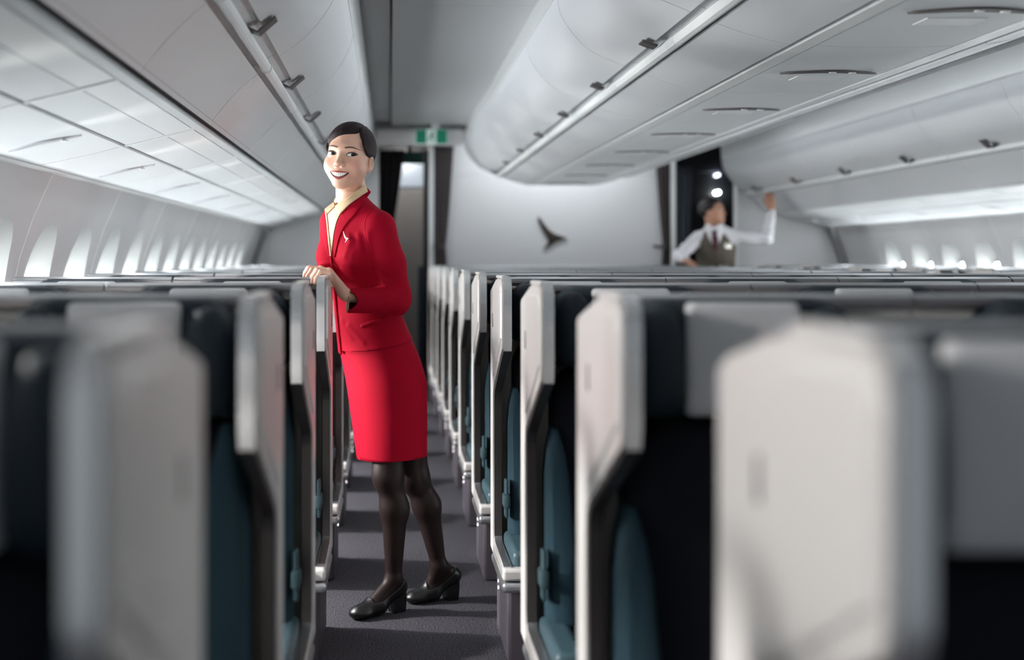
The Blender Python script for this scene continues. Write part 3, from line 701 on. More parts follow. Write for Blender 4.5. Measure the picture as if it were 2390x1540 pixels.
def surface_nets(fn, lo, hi, h):
    lo = np.array(lo, np.float32); hi = np.array(hi, np.float32); n = np.ceil((hi - lo) / h).astype(int) + 1
    ax = [lo[i] + h * np.arange(n[i], dtype=np.float32) for i in range(3)]
    G = np.stack(np.meshgrid(*ax, indexing='ij'), -1); D = fn(G.reshape(-1, 3)).reshape(n).astype(np.float32)
    S = D < 0; c = np.zeros(n - 1, np.int8)
    offs = [(i, j, k) for i in (0, 1) for j in (0, 1) for k in (0, 1)]
    for i, j, k in offs: c += S[i:n[0] - 1 + i, j:n[1] - 1 + j, k:n[2] - 1 + k]
    act = np.argwhere((c > 0) & (c < 8)); idx = -np.ones(n - 1, np.int64); idx[tuple(act.T)] = np.arange(len(act))
    corner = {o: D[act[:, 0] + o[0], act[:, 1] + o[1], act[:, 2] + o[2]] for o in offs}
    acc = np.zeros((len(act), 3), np.float32); cnt = np.zeros(len(act), np.float32)
    for o in offs:
        for d in range(3):
            if o[d] == 0:
                p = list(o); p[d] = 1; p = tuple(p); a, b = corner[o], corner[p]; m = (a < 0) != (b < 0)
                t = np.where(m, a / np.where(np.abs(a - b) < 1e-12, 1, a - b), 0)
                q = np.zeros((len(act), 3), np.float32) + np.array(o, np.float32); q[:, d] = t
                acc += q * m[:, None]; cnt += m
    V = lo + h * (act + acc / cnt[:, None])
    F = []
    for d in range(3):
        e1, e2 = (d + 1) % 3, (d + 2) % 3; sl = [slice(0, n[0] - 1), slice(0, n[1] - 1), slice(0, n[2] - 1)]
        A = S.copy(); sh = np.roll(S, -1, axis=d); m = (A != sh)
        m[tuple(slice(-1, None) if i == d else slice(None) for i in range(3))] = False
        pts = np.argwhere(m); ok = (pts[:, e1] > 0) & (pts[:, e2] > 0) & (pts[:, e1] < n[e1] - 1) & (pts[:, e2] < n[e2] - 1); pts = pts[ok]
        def cell(p, o1, o2):
            q = p.copy(); q[:, e1] -= o1; q[:, e2] -= o2; return idx[tuple(q.T)]
        quad = np.stack([cell(pts, 1, 1), cell(pts, 0, 1), cell(pts, 0, 0), cell(pts, 1, 0)], 1)
        ins = S[tuple(pts.T)]; quad[~ins] = quad[~ins][:, ::-1]; F.append(quad)
    F = np.concatenate(F); F = F[(F >= 0).all(1)]
    return V, F
def np_mesh(name, V, F, m, smooth=True):
    me = bpy.data.meshes.new(name); me.vertices.add(len(V)); me.vertices.foreach_set('co', np.asarray(V, np.float32).ravel())
    F = np.asarray(F, np.int32); me.loops.add(F.size); me.loops.foreach_set('vertex_index', F.ravel())
    me.polygons.add(len(F)); me.polygons.foreach_set('loop_start', np.arange(0, F.size, F.shape[1], dtype=np.int32)); me.polygons.foreach_set('loop_total', np.full(len(F), F.shape[1], np.int32))
    me.update(calc_edges=True); me.validate()
    me.polygons.foreach_set('use_smooth', np.ones(len(me.polygons), bool)); me.materials.append(m); me.update(); return me
def join_vf(parts):
    V = []; F = []; n = 0
    for v, f in parts: V.append(np.asarray(v)); F.append(np.asarray(f) + n); n += len(v)
    return np.concatenate(V), np.concatenate(F)
def cut_plane(me, co, no):
    """remove everything on the positive side of a plane with a clean edge"""
    bm = bmesh.new(); bm.from_mesh(me)
    bmesh.ops.bisect_plane(bm, geom=list(bm.verts) + list(bm.edges) + list(bm.faces), plane_co=co, plane_no=no, clear_outer=True)
    bm.to_mesh(me); bm.free(); return me
def at(px, py, Y):
    return np.array(((px - VX) * Y / F_PX, Y, CAM_H + (VY - py) * Y / F_PX), np.float32)
def ray_hit(px, py, fn, off=0.0, y0=3.6, y1=5.2):
    """point of a solid that lies on the sight line of a photograph pixel, lifted off by off"""
    px = np.atleast_1d(np.asarray(px, np.float32)); py = np.atleast_1d(np.asarray(py, np.float32))
    d = np.stack([(px - VX) / F_PX, np.ones_like(px), (VY - py) / F_PX], -1); t = np.full(px.shape, y0, np.float32); o = np.array((0, 0, CAM_H), np.float32)
    for _ in range(60):
        dd = fn(o + d * t[:, None]) - off; t = np.minimum(t + dd * 0.9, y1)
    return o + d * t[:, None]
def grid_faces(nu, nv):
    return [(i * nv + j, i * nv + j + 1, (i + 1) * nv + j + 1, (i + 1) * nv + j) for i in range(nu - 1) for j in range(nv - 1)]
def resample(P, n):
    P = np.asarray(P, float); s = np.concatenate([[0], np.cumsum(np.sqrt((np.diff(P, axis=0) ** 2).sum(1)))]); q = np.linspace(0, s[-1], n)
    return np.stack([np.interp(q, s, P[:, k]) for k in range(P.shape[1])], 1)
def surf_strip(name, A, B, fn, off, m, parent, nu=24, nv=8, th=0.003, y0=3.6, y1=5.2, curve=True):
    """cloth strip lying on a solid between two outlines given in photograph pixels"""
    if curve: A = smoothline(A, 6) if len(A) > 2 else A; B = smoothline(B, 6) if len(B) > 2 else B
    A = resample(A, nu); B = resample(B, nu); pts = np.stack([A + (B - A) * t for t in np.linspace(0, 1, nv)], 1).reshape(-1, 2)
    V = ray_hit(pts[:, 0], pts[:, 1], fn, off, y0, y1)
    ok = np.abs(fn(V) - off) < 0.004          # sight lines that pass the solid keep the depth of their nearest neighbour on it
    if ok.any() and not ok.all():
        gi = np.where(ok)[0]
        for i in np.where(~ok)[0]:
            j = gi[np.argmin(((pts[gi] - pts[i]) ** 2).sum(1))]; V[i] = at(pts[i, 0], pts[i, 1], V[j, 1])
    me = pydata(name, V.tolist(), grid_faces(nu, nv), m, 80); o = link(name, me, m, parent)
    md = o.modifiers.new('thick', 'SOLIDIFY'); md.thickness = th; md.offset = 0; return o
def set_local(o, origin):
    o.matrix_parent_inverse = Matrix.Translation(-Vector(origin))

# ------------------------------------------------------------------ people: shared head
def head_frame(origin, yaw, pitch, roll, scale=1.0):
    """columns: x towards the viewer's right of a face seen from the camera, y out of the face, z up. yaw>0 turns to the left of the picture"""
    y, p, r = map(math.radians, (yaw, pitch, roll))
    f = Vector((-math.sin(y) * math.cos(p), -math.cos(y) * math.cos(p), math.sin(p))); r0 = Vector((math.cos(y), -math.sin(y), 0))
    u0 = f.cross(r0) if f.cross(r0).z > 0 else r0.cross(f)
    u = u0 * math.cos(r) + r0 * math.sin(r); rr = r0 * math.cos(r) - u0 * math.sin(r)
    R = np.array([rr, f, u], np.float64).T * scale
    return R, np.array(origin, np.float64)
def to_world(P, fr): return np.asarray(P) @ fr[0].T + fr[1]
FDZ = -0.004
def head_sdf(P, male=False, ears=True):
    d = s_ell(P, (0, -0.012, 0.028), (0.0735, 0.095, 0.081))
    d = su(d, s_ell(P, (0, 0.018, -0.024), (0.066, 0.068, 0.087)), 0.02)
    w = 0.0 if not male else 0.004
    for s in (-1, 1):
        d = su(d, s_ell(P, (s * 0.040, 0.046, -0.040), (0.030, 0.031, 0.034)), 0.018)
        d = su(d, s_caps(P, (s * (0.047 + w), 0.000, -0.045), (s * (0.013 + w), 0.057, -0.098), 0.019, 0.015), 0.024)
    d = su(d, s_ell(P, (0, 0.064, -0.099), (0.019 + w, 0.017, 0.0145)), 0.018)
    Q = P - np.array((0, 0, FDZ), np.float32)
    d = su(d, s_ell(Q, (0, 0.064, -0.068), (0.036, 0.025, 0.026)), 0.016)
    d = su(d, s_ell(Q, (0, 0.073, 0.024), (0.046, 0.013, 0.013)), 0.022)           # brow
    for s in (-1, 1): d = ssub(d, s_ell(Q, (s * EYEX, 0.1015, 0.001), (0.021, 0.018, 0.0115)), 0.014)   # eye sockets
    for s in (-1, 1): d = su(d, s_ell(Q, (s * EYEX, 0.0665, 0.000), (0.0160, 0.0148, 0.0125)), 0.007)  # eyeballs under the lids
    n = s_caps(Q, (0, 0.080, 0.004), (0, 0.1015, -0.033), 0.0066, 0.0092)
    n = su(n, s_ell(Q, (0, 0.1025, -0.0345), (0.0098, 0.0088, 0.0082)), 0.006)
    for s in (-1, 1): n = su(n, s_ell(Q, (s * 0.0118, 0.0925, -0.0370), (0.0070, 0.0088, 0.0064)), 0.005)
    d = su(d, n, 0.009)
    for s in (-1, 1): d = ssub(d, s_ell(Q, (s * 0.0070, 0.0985, -0.0440), (0.0036, 0.0046, 0.0030)), 0.003)
    if ears:
        for s in (-1, 1):
            e = s_ell(Q, (s * 0.0750, -0.012, -0.016), (0.0085, 0.0165, 0.0290)); e = su(e, s_ell(Q, (s * 0.0715, -0.002, -0.038), (0.0065, 0.009, 0.011)), 0.006)
            e = ssub(e, s_ell(Q, (s * 0.0835, -0.005, -0.014), (0.0085, 0.0090, 0.0185)), 0.002)
            d = su(d, e, 0.006)
    return d
EYEX = 0.0355
def face_y(x, z, male=False):
    """distance of the face surface along the look direction"""
    x = np.atleast_1d(np.asarray(x, np.float32)); z = np.atleast_1d(np.asarray(z, np.float32)); y = np.full(x.shape, 0.15, np.float32)
    for _ in range(50): y = y - 0.8 * head_sdf(np.stack([x, y, z], -1), male, False)
    return y
def face_patch(name, top, bot, lift, m, parent, fr, nu=22, nv=7, belly=0.0, male=False, ripple=0.0):
    """patch on the face between an upper and a lower (x,z) outline"""
    A = resample(smoothline(top, 5) if len(top) > 2 else top, nu); B = resample(smoothline(bot, 5) if len(bot) > 2 else bot, nu)
    t = np.linspace(0, 1, nv); pts = np.stack([A + (B - A) * q for q in t], 1); pts[..., 1] += FDZ
    y = face_y(pts[..., 0].ravel(), pts[..., 1].ravel(), male).reshape(nu, nv)
    y = y + lift + belly * np.sin(math.pi * t)[None, :] * np.sin(math.pi * np.linspace(0, 1, nu))[:, None] ** 0.5
    if ripple: y = y + ripple * np.abs(np.sin(np.linspace(0, 1, nu) * math.pi * 9))[:, None]
    V = np.stack([pts[..., 0], y, pts[..., 1]], -1).reshape(-1, 3)
    V2 = V.copy(); V2[:, 1] -= 0.0015
    f = grid_faces(nu, nv); N = len(V); ff = f + [tuple(i + N for i in q[::-1]) for q in f]
    bd = [i * nv for i in range(nu)] + [(nu - 1) * nv + j for j in range(1, nv)] + [i * nv + nv - 1 for i in range(nu - 2, -1, -1)] + [j for j in range(nv - 2, 0, -1)]
    for a, b in zip(bd, bd[1:] + bd[:1]): ff.append((a, b, b + N, a + N))
    me = pydata(name, to_world(np.concatenate([V, V2]), fr).tolist(), ff, m, 60); return link(name, me, m, parent)
def eye_set(s, parent, fr, gaze, male=False, liner=True, open_=1.0):
    cx, cz = s * EYEX, 0.0; hw = 0.0165
    up = lambda x: 0.0062 * open_ * math.sqrt(max(0, 1 - ((x - cx) / hw) ** 2)) ** 1.1
    dn = lambda x: -0.0044 * open_ * math.sqrt(max(0, 1 - ((x - cx) / hw) ** 2)) ** 1.3
    tilt = lambda x: s * (x - cx) * 0.10
    xs = np.linspace(cx - hw, cx + hw, 13)
    T = [(x, cz + up(x) + tilt(x)) for x in xs]; B = [(x, cz + dn(x) + tilt(x)) for x in xs]
    e = face_patch('eye', T, B, 0.0009, M_EYEW, parent, fr, 20, 9, belly=0.0012, male=male)
    ix, iz = cx + gaze[0], cz + gaze[1]
    def disc(name, r, lift, m, ox=0.0, oz=0.0):
        nr, na = 5, 20; pts = []
        for i in range(nr + 1):
            for k in range(na):
                a = 2 * math.pi * k / na; x = ix + ox + r * i / nr * math.cos(a); z = iz + oz + r * i / nr * math.sin(a)
                x = min(max(x, cx - hw * .98), cx + hw * .98); pts.append((x, min(max(z, cz + dn(x) + tilt(x)), cz + up(x) + tilt(x))))
        pts = np.array(pts); pts[:, 1] += FDZ; y = face_y(pts[:, 0], pts[:, 1], male) + lift
        V = np.stack([pts[:, 0], y, pts[:, 1]], -1); f = [(i * na + k, i * na + (k + 1) % na, (i + 1) * na + (k + 1) % na, (i + 1) * na + k) for i in range(nr) for k in range(na)]
        link(name, pydata(name, to_world(V, fr).tolist(), f, m, 80), m, e)
    disc('iris', 0.0076, 0.0024, M_IRIS); disc('pupil', 0.0036, 0.0027, M_BLACK); disc('catchlight', 0.0008, 0.0031, M_EYEW, -0.0026, 0.0022)
    if liner:
        xs2 = np.linspace(cx - hw * 1.02, cx + hw * 1.02, 13)
        if s > 0: xs2 = np.linspace(cx - hw * 1.0, cx + hw * 1.08, 13)
        else: xs2 = np.linspace(cx - hw * 1.08, cx + hw * 1.0, 13)
        lo = [(x, cz + up(x) + tilt(x) - 0.0004) for x in xs2]; hi = [(x, z + 0.0024 + 0.0014 * max(0, s * (x - cx) / hw)) for x, z in lo]
        face_patch('lash_line', hi, lo, 0.0026, M_LASH, parent, fr, 20, 4, male=male)
        lo2 = [(x, cz + dn(x) + tilt(x) + 0.0003) for x in xs]; hi2 = [(x, z - 0.0012) for x, z in lo2]
        face_patch('lower_lash_line', lo2, hi2, 0.0016, M_LASH, parent, fr, 16, 3, male=male)
        cr = [(x, cz + up(x) * 1.0 + tilt(x) + 0.0043) for x in xs[1:-1]]; cr2 = [(x, z - 0.0010) for x, z in cr]
        face_patch('lid_crease', cr, cr2, 0.0006, M_CREASE, parent, fr, 16, 3, male=male)
    return e

M_SKIN = mat('skin', (0.72, 0.44, 0.33), 0.42, sss=0.12, bump=0.02, scale=500)
_nt = M_SKIN.node_tree; _at = _nt.nodes.new('ShaderNodeAttribute'); _at.attribute_name = 'blush'; _mx = _nt.nodes.new('ShaderNodeMix'); _mx.data_type = 'RGBA'
_mx.inputs['A'].default_value = (0.71, 0.43, 0.315, 1); _mx.inputs['B'].default_value = (0.70, 0.32, 0.25, 1)
_nt.links.new(_at.outputs['Fac'], _mx.inputs['Factor']); _nt.links.new(_mx.outputs['Result'], _nt.nodes['Principled BSDF'].inputs['Base Color'])
M_SKINM = mat('skin_tan', (0.50, 0.26, 0.17), 0.5, bump=0.02, scale=300)
M_EYEW = mat('eye_white', (0.68, 0.67, 0.66), 0.3)
M_IRIS = mat('iris_brown', (0.020, 0.010, 0.008), 0.4, spec=0.2)
M_BLACK = mat('pupil_black', (0.004, 0.003, 0.003), 0.4, spec=0.2)
M_LASH = mat('lash_black', (0.012, 0.007, 0.006), 0.5)
M_CREASE = mat('lid_brown', (0.30, 0.14, 0.10), 0.6)
M_BROW = mat('brow_brown', (0.14, 0.075, 0.055), 0.8, bump=0.3, scale=600)
M_LIP = mat('lipstick', (0.44, 0.085, 0.090), 0.4)
M_MOUTH = mat('mouth_dark', (0.09, 0.015, 0.015), 0.5)
M_TEETH = mat('teeth', (0.90, 0.86, 0.80), 0.25)
M_HAIR = mat('hair_dark_brown', (0.016, 0.009, 0.010), 0.62, spec=0.2, bump=0.10, scale=300, stretch=(1.0, 0.1, 0.6))
M_HAIRM = mat('hair_black', (0.010, 0.007, 0.008), 0.45, bump=0.3, scale=200)
M_RED = mat('red_suit_wool', (0.35, 0.002, 0.018), 0.75, bump=0.06, scale=900, spec=0.08)
M_BEIGE = mat('beige_silk', (0.66, 0.50, 0.30), 0.6, bump=0.05, scale=500)
M_LINING = mat('beige_lining', (0.42, 0.30, 0.19), 0.7)
M_STOCK = mat('sheer_black_stocking', (0.021, 0.0115, 0.011), 0.5, spec=0.25)
M_SHOE = mat('black_leather', (0.007, 0.007, 0.008), 0.38, bump=0.03, scale=300)
M_SOLE = mat('shoe_sole', (0.012, 0.011, 0.011), 0.6)
M_PIN = mat('pin_silver', (0.85, 0.78, 0.74), 0.25, metal=0.6)
M_SHIRT = mat('white_shirt', (0.78, 0.77, 0.80), 0.75, bump=0.05, scale=300)
M_VEST = mat('olive_vest', (0.105, 0.088, 0.070), 0.85, bump=0.1, scale=500)
M_TIE = mat('wine_tie', (0.060, 0.006, 0.016), 0.6)
M_BADGE = mat('badge_gold', (0.90, 0.88, 0.80), 0.15, metal=0.4, emit=None)
M_WATCH = mat('watch_black', (0.02, 0.018, 0.016), 0.4)

# ------------------------------------------------------------------ the woman in red
WO = (0.03, 4.53, 0.0)
woman = empty('person', WO); tag(woman, 'woman in a red skirt suit leaning on a seat in the left aisle', 'person')
def wadd(o): set_local(o, WO); return o
def keyed(tab):
    t = sorted(tab, key=lambda q: q[0]); return [np.array([q[i] for q in t], np.float32) for i in range(len(t[0]))]
# height, centre x, centre y, half width across, half depth, turn to the left
TORSO = keyed([(0.50, 0.006, 4.515, 0.130, 0.108, 52), (0.66, -0.002, 4.515, 0.146, 0.116, 52), (0.80, -0.014, 4.515, 0.157, 0.121, 50), (0.88, -0.034, 4.515, 0.153, 0.117, 49), (0.96, -0.058, 4.512, 0.139, 0.106, 48),
               (1.05, -0.078, 4.505, 0.124, 0.093, 46), (1.13, -0.093, 4.500, 0.128, 0.098, 45), (1.22, -0.106, 4.492, 0.139, 0.108, 44), (1.30, -0.118, 4.487, 0.142, 0.098, 44), (1.36, -0.127, 4.485, 0.135, 0.080, 44), (1.405, -0.135, 4.482, 0.085, 0.062, 44), (1.44, -0.140, 4.478, 0.05, 0.05, 44)])
def torso_d(P, grow=0.0, tab=TORSO):
    z = P[:, 2]; zk, cx, cy, a, b, w = tab
    X = P[:, 0] - np.interp(z, zk, cx); Y = P[:, 1] - np.interp(z, zk, cy); A = np.interp(z, zk, a) + grow; B = np.interp(z, zk, b) + grow; W = np.radians(np.interp(z, zk, w))
    u = X * np.cos(W) - Y * np.sin(W); v = -X * np.sin(W) - Y * np.cos(W)
    k0 = np.sqrt((u / A) ** 2 + (v / B) ** 2) + 1e-9; k1 = np.sqrt((u / A ** 2) ** 2 + (v / B ** 2) ** 2) + 1e-9
    d = k0 * (k0 - 1) / k1
    return np.maximum(d, np.maximum(z - zk[-1], zk[0] - z))
Lv = np.array((0.72, -0.69, 0)); Fv = np.array((-0.69, -0.72, 0))
SH_L = at(884, 531, 4.39); EL_L = at(926, 699, 4.40); WR_L = at(806, 689, 4.27)
SH_R = at(786, 523, 4.57); EL_R = at(765, 640, 4.555); WR_R = np.array((-0.222, 4.375, 1.166), np.float32)
CUFF_P = at(811, 700, 4.28); CUFF_N = np.array((-1.0, -0.13, 0.10)); CUFF_N = CUFF_N / np.linalg.norm(CUFF_N)
bust = [np.array((-0.112, 4.49, 1.225)) + Fv * 0.062 + Lv * s * 0.060 for s in (-1, 1)]
def jacket_d(P):
    d = torso_d(P, 0.004)
    for c in bust: d = su(d, s_ell(P, c, (0.056, 0.056, 0.062)), 0.035)
    # shoulders
    d = su(d, s_caps(P, SH_L + np.array((-0.055, 0.05, 0.030)), SH_L, 0.044, 0.053), 0.04)
    d = su(d, s_caps(P, SH_R + np.array((0.045, -0.04, 0.022)), SH_R, 0.042, 0.043), 0.035)
    mid = (SH_L + EL_L) / 2 + np.array((0.008, -0.004, 0))
    arm = su(s_caps(P, SH_L, mid, 0.054, 0.052), s_caps(P, mid, EL_L, 0.051, 0.047), 0.02)
    cuff = WR_L + (EL_L - WR_L) * 0.05 + np.array((0, 0, -0.018))
    fore = np.maximum(s_caps(P, EL_L, cuff, 0.047, 0.040), (P - CUFF_P) @ CUFF_N)
    arm = su(arm, fore, 0.025)
    # cloth folds at the elbow and below the shoulder
    q = P - EL_L
    wr = 0.0035 * np.sin(70 * (q[:, 0] * 0.75 + q[:, 2] * 0.66) + 9 * q[:, 1]) * np.exp(-(q ** 2).sum(-1) / 0.010)
    d = su(d, arm + wr, 0.018)
    d = su(d, su(s_caps(P, SH_R, EL_R, 0.043, 0.040), np.maximum(s_caps(P, EL_R, WR_R, 0.040, 0.034), (P - (EL_R + (WR_R - EL_R) * 0.80)) @ ((WR_R - EL_R) / np.linalg.norm(WR_R - EL_R))), 0.02), 0.016)
    # flare below the waist and pull folds across the front
    z = P[:, 2]; d = d - 0.006 * np.clip((1.0 - z) / 0.10, 0, 1)
    for a_, b_, r_ in FOLDS: d = su(d, s_caps(P, a_, b_, r_, r_ * 0.5), 0.014)
    d = np.maximum(d, z - (1.450 - 0.45 * np.maximum(0, P[:, 1] - 4.472)))
    return np.where(np.hypot(P[:, 0] - NB[0], P[:, 1] - NB[1]) < 0.13, np.maximum(d, (P - NECK_P) @ NECK_N), d)
FOLDS = []
NB = np.array((-0.140, 4.478, 1.405)); NT = np.array((-0.133, 4.462, 1.47))
_p1, _p2, _p3 = at(783, 487, 4.40), at(853, 437, 4.465), at(760, 490, 4.52)
NECK_P = _p1; NECK_N = np.cross(_p2 - _p1, _p3 - _p1); NECK_N = NECK_N / np.linalg.norm(NECK_N); NECK_N = NECK_N if NECK_N[2] > 0 else -NECK_N
_fl = [((792, 642), (846, 674), .007), ((788, 655), (818, 690), .006), ((800, 628), (828, 640), .005), ((884, 640), (905, 668), .007), ((905, 690), (945, 668), .007), ((900, 705), (950, 690), .006), ((820, 560), (806, 600), .006), ((838, 550), (842, 585), .006), ((800, 750), (822, 790), .007), ((815, 760), (850, 800), .006), ((860, 545), (868, 620), .006)]
_hits = [(ray_hit(a_[0], a_[1], jacket_d, -0.0015)[0], ray_hit(b_[0], b_[1], jacket_d, -0.0035)[0], r_) for a_, b_, r_ in _fl]
FOLDS = _hits
jlo, jhi = (-0.34, 4.25, 0.84), (0.11, 4.68, 1.46)
# ---- head, neck, hands and the rest of the body
HF = head_frame((-0.1375, 4.445, 1.5695), 18, 3, 6, 1.0)
HRi = HF[0].T; 
def head_world_d(P): return head_sdf((P - HF[1].astype(np.float32)) @ HF[0].astype(np.float32))
def neck_d(P):
    top = to_world([(0.0, -0.022, -0.055)], HF)[0]
    d = s_caps(P, top, NB + np.array((0.006, 0.010, 0.0)), 0.050, 0.052)
    return d
def body_head(P):
    d = su(head_world_d(P), neck_d(P), 0.022)
    return np.maximum(d, 1.375 - P[:, 2])
V, F = surface_nets(jacket_d, jlo, jhi, 0.0055)
jm = np_mesh('jacket', V, F, M_RED)
# hem: higher at the back, dipping to the front points
hem_a = at(797, 828, 4.40); hem_b = at(968, 785, 4.50); hem_c = at(880, 806, 4.41)
hn = np.cross(hem_b - hem_a, np.array((0.0, 1.0, 0.10))); hn = hn / np.linalg.norm(hn); hn = -hn if hn[2] > 0 else hn
cut_plane(jm, Vector(hem_a.tolist()), Vector(hn.tolist()))
jo = link('jacket', jm, M_RED, woman); wadd(jo)
md = jo.modifiers.new('thick', 'SOLIDIFY'); md.thickness = 0.004; md.offset = -1
# the open end of the left sleeve shows its beige lining
jm.materials.append(M_LINING)
for p_ in jm.polygons:
    c_ = np.array(p_.center)
    if abs((c_ - CUFF_P) @ CUFF_N) < 0.0032 and np.linalg.norm(c_ - CUFF_P) < 0.07: p_.material_index = 1
# blouse in the V of the jacket, then lapel bands, button line
V_L = [(760, 486), (763, 515), (767, 560), (771, 604)]
V_R = [(853, 436), (822, 466), (791, 500), (778, 536), (772, 604)]
neckjack_d = lambda P: su(jacket_d(P), neck_d(P) - 0.004, 0.02)
surf_strip('blouse', [(783, 480), (774, 486), (766, 493), (767, 520), (769.5, 560), (772, 596)], [(852, 436), (836, 454), (815, 475), (793, 501), (781, 536), (773, 596)], neckjack_d, 0.004, M_BEIGE, jo, 30, 12)
surf_strip('blouse_collar', [(853, 430), (832, 446), (806, 465), (782, 481)], [(858, 447), (839, 460), (817, 476), (793, 500)], neckjack_d, 0.008, M_BEIGE, jo, 24, 6, th=0.003)
surf_strip('blouse_collar', [(759, 488), (768, 480), (780, 471)], [(765, 499), (773, 490), (782, 482)], neckjack_d, 0.007, M_LINING, jo, 14, 5, th=0.003)  # shaded left half painted in a darker beige than the right half
surf_strip('lapel', [(856, 437), (838, 456), (817, 476), (795, 502), (783, 537), (775, 598)], [(866, 448), (850, 470), (830, 500), (808, 525), (792, 555), (781, 600)], jacket_d, 0.0022, M_RED, jo, 26, 7, th=0.003)
surf_strip('lapel', [(752, 502), (752, 530), (757, 565), (768, 600)], [(759, 489), (763, 517), (767, 560), (772, 600)], jacket_d, 0.0025, M_RED, jo, 22, 5, th=0.003)
surf_strip('lapel_piping', [(758, 487), (762, 517), (766, 560), (770.5, 598)], [(761, 488), (764.5, 517), (768.5, 560), (772.5, 598)], jacket_d, 0.0075, M_BEIGE, jo, 22, 3, th=0.002)
surf_strip('front_edge', [(771, 600), (774, 640), (779, 690), (784, 750), (791, 822)], [(774, 600), (778, 640), (783.5, 690), (789, 750), (797, 828)], jacket_d, 0.003, M_RED, jo, 22, 3, th=0.005)
surf_strip('sleeve_seam', [(868, 488), (853, 508), (851, 540), (862, 590), (878, 640)], [(869.5, 489), (854.5, 509), (852.5, 540), (863.5, 590), (879.5, 640)], jacket_d, 0.0, M_RED, jo, 24, 3, th=0.0014)
surf_strip('pocket_flap', [(840, 757), (870, 748), (905, 741)], [(843, 765), (872, 756), (907, 749)], jacket_d, 0.001, M_RED, jo, 14, 4, th=0.0025)
pin = surf_strip('lapel_pin', [(801.5, 539), (805, 548), (809, 554), (815, 556)], [(801.5, 540), (803, 549), (806, 557), (811, 559)], jacket_d, 0.008, M_PIN, woman, 12, 4, th=0.003); wadd(pin)
surf_strip('pin_tail', [(814, 556), (810, 561), (806, 566)], [(811, 556), (808, 561), (805.5, 566)], jacket_d, 0.008, M_PIN, pin, 6, 3, th=0.003)
# skirt
def skirt_d(P): return torso_d(P, 0.0)
zk = np.linspace(0.50, 1.0, 40); nz, na = len(zk), 72; V = []
for z in zk:
    cx, cy, a, b, w = [float(np.interp(z, TORSO[0], TORSO[i])) for i in range(1, 6)]; w = math.radians(w)
    for k in range(na):
        t = 2 * math.pi * k / na; u = a * math.copysign(abs(math.cos(t)) ** 0.92, math.cos(t)); q = b * math.copysign(abs(math.sin(t)) ** 0.92, math.sin(t))
        fold = 0.0025 * math.sin(3 * t + 9 * z) * max(0, (0.75 - z) / 0.25)
        u *= 1 + fold / a; q *= 1 + fold / b
        V.append((cx + u * math.cos(w) - q * math.sin(w), cy - u * math.sin(w) - q * math.cos(w), z))
F = [(i * na + k, i * na + (k + 1) % na, (i + 1) * na + (k + 1) % na, (i + 1) * na + k) for i in range(nz - 1) for k in range(na)]
sm = pydata('skirt', V, F, M_RED, 80)
ha = at(833, 1076, 4.42); hb = at(996, 1059, 4.6); hn = np.cross(hb - ha, np.array((0.15, -1.0, 0.0))); hn /= np.linalg.norm(hn); hn = -hn if hn[2] > 0 else hn
cut_plane(sm, Vector((0, 4.515, 0.533)), Vector((0.07, 0.0, -1)).normalized())
so = link('skirt', sm, M_RED, woman); wadd(so); md = so.modifiers.new('thick', 'SOLIDIFY'); md.thickness = 0.005; md.offset = -1
# neck line collar: beige inner stand and red outer stand round the neck
def collar(name, m, r0, r1, dz_front, dz_back, z_lo, a0, a1, thick):
    nu, nv = 40, 5; V = []
    for i in range(nu):
        a = math.radians(a0 + (a1 - a0) * i / (nu - 1)); back = 0.5 - 0.5 * math.cos(a)       # a = 0 front, 180 back
        d = Fv * math.cos(a) + Lv * math.sin(a)
        for j in range(nv):
            t = j / (nv - 1); top = dz_front + (dz_back - dz_front) * back ** 0.8
            r = r0 + (r1 - r0) * t + 0.010 * (1 - back) * (1 - t); c = NB + np.array((0, 0, z_lo + (top - z_lo) * t))
            V.append(tuple(c + d * r * np.array((1, 1, 1)) + np.array((0, 0, -0.020 * (1 - back) * (1 - t)))))
    o = link(name, pydata(name, V, grid_faces(nu, nv), m, 80), m, jo); md = o.modifiers.new('thick', 'SOLIDIFY'); md.thickness = thick; md.offset = 0; return o
collar('collar_back', M_BEIGE, 0.062, 0.055, 0.0, 0.050, -0.02, 160, 290, 0.003)
collar('jacket_collar', M_RED, 0.068, 0.0585, -0.02, 0.040, -0.03, 165, 288, 0.004)

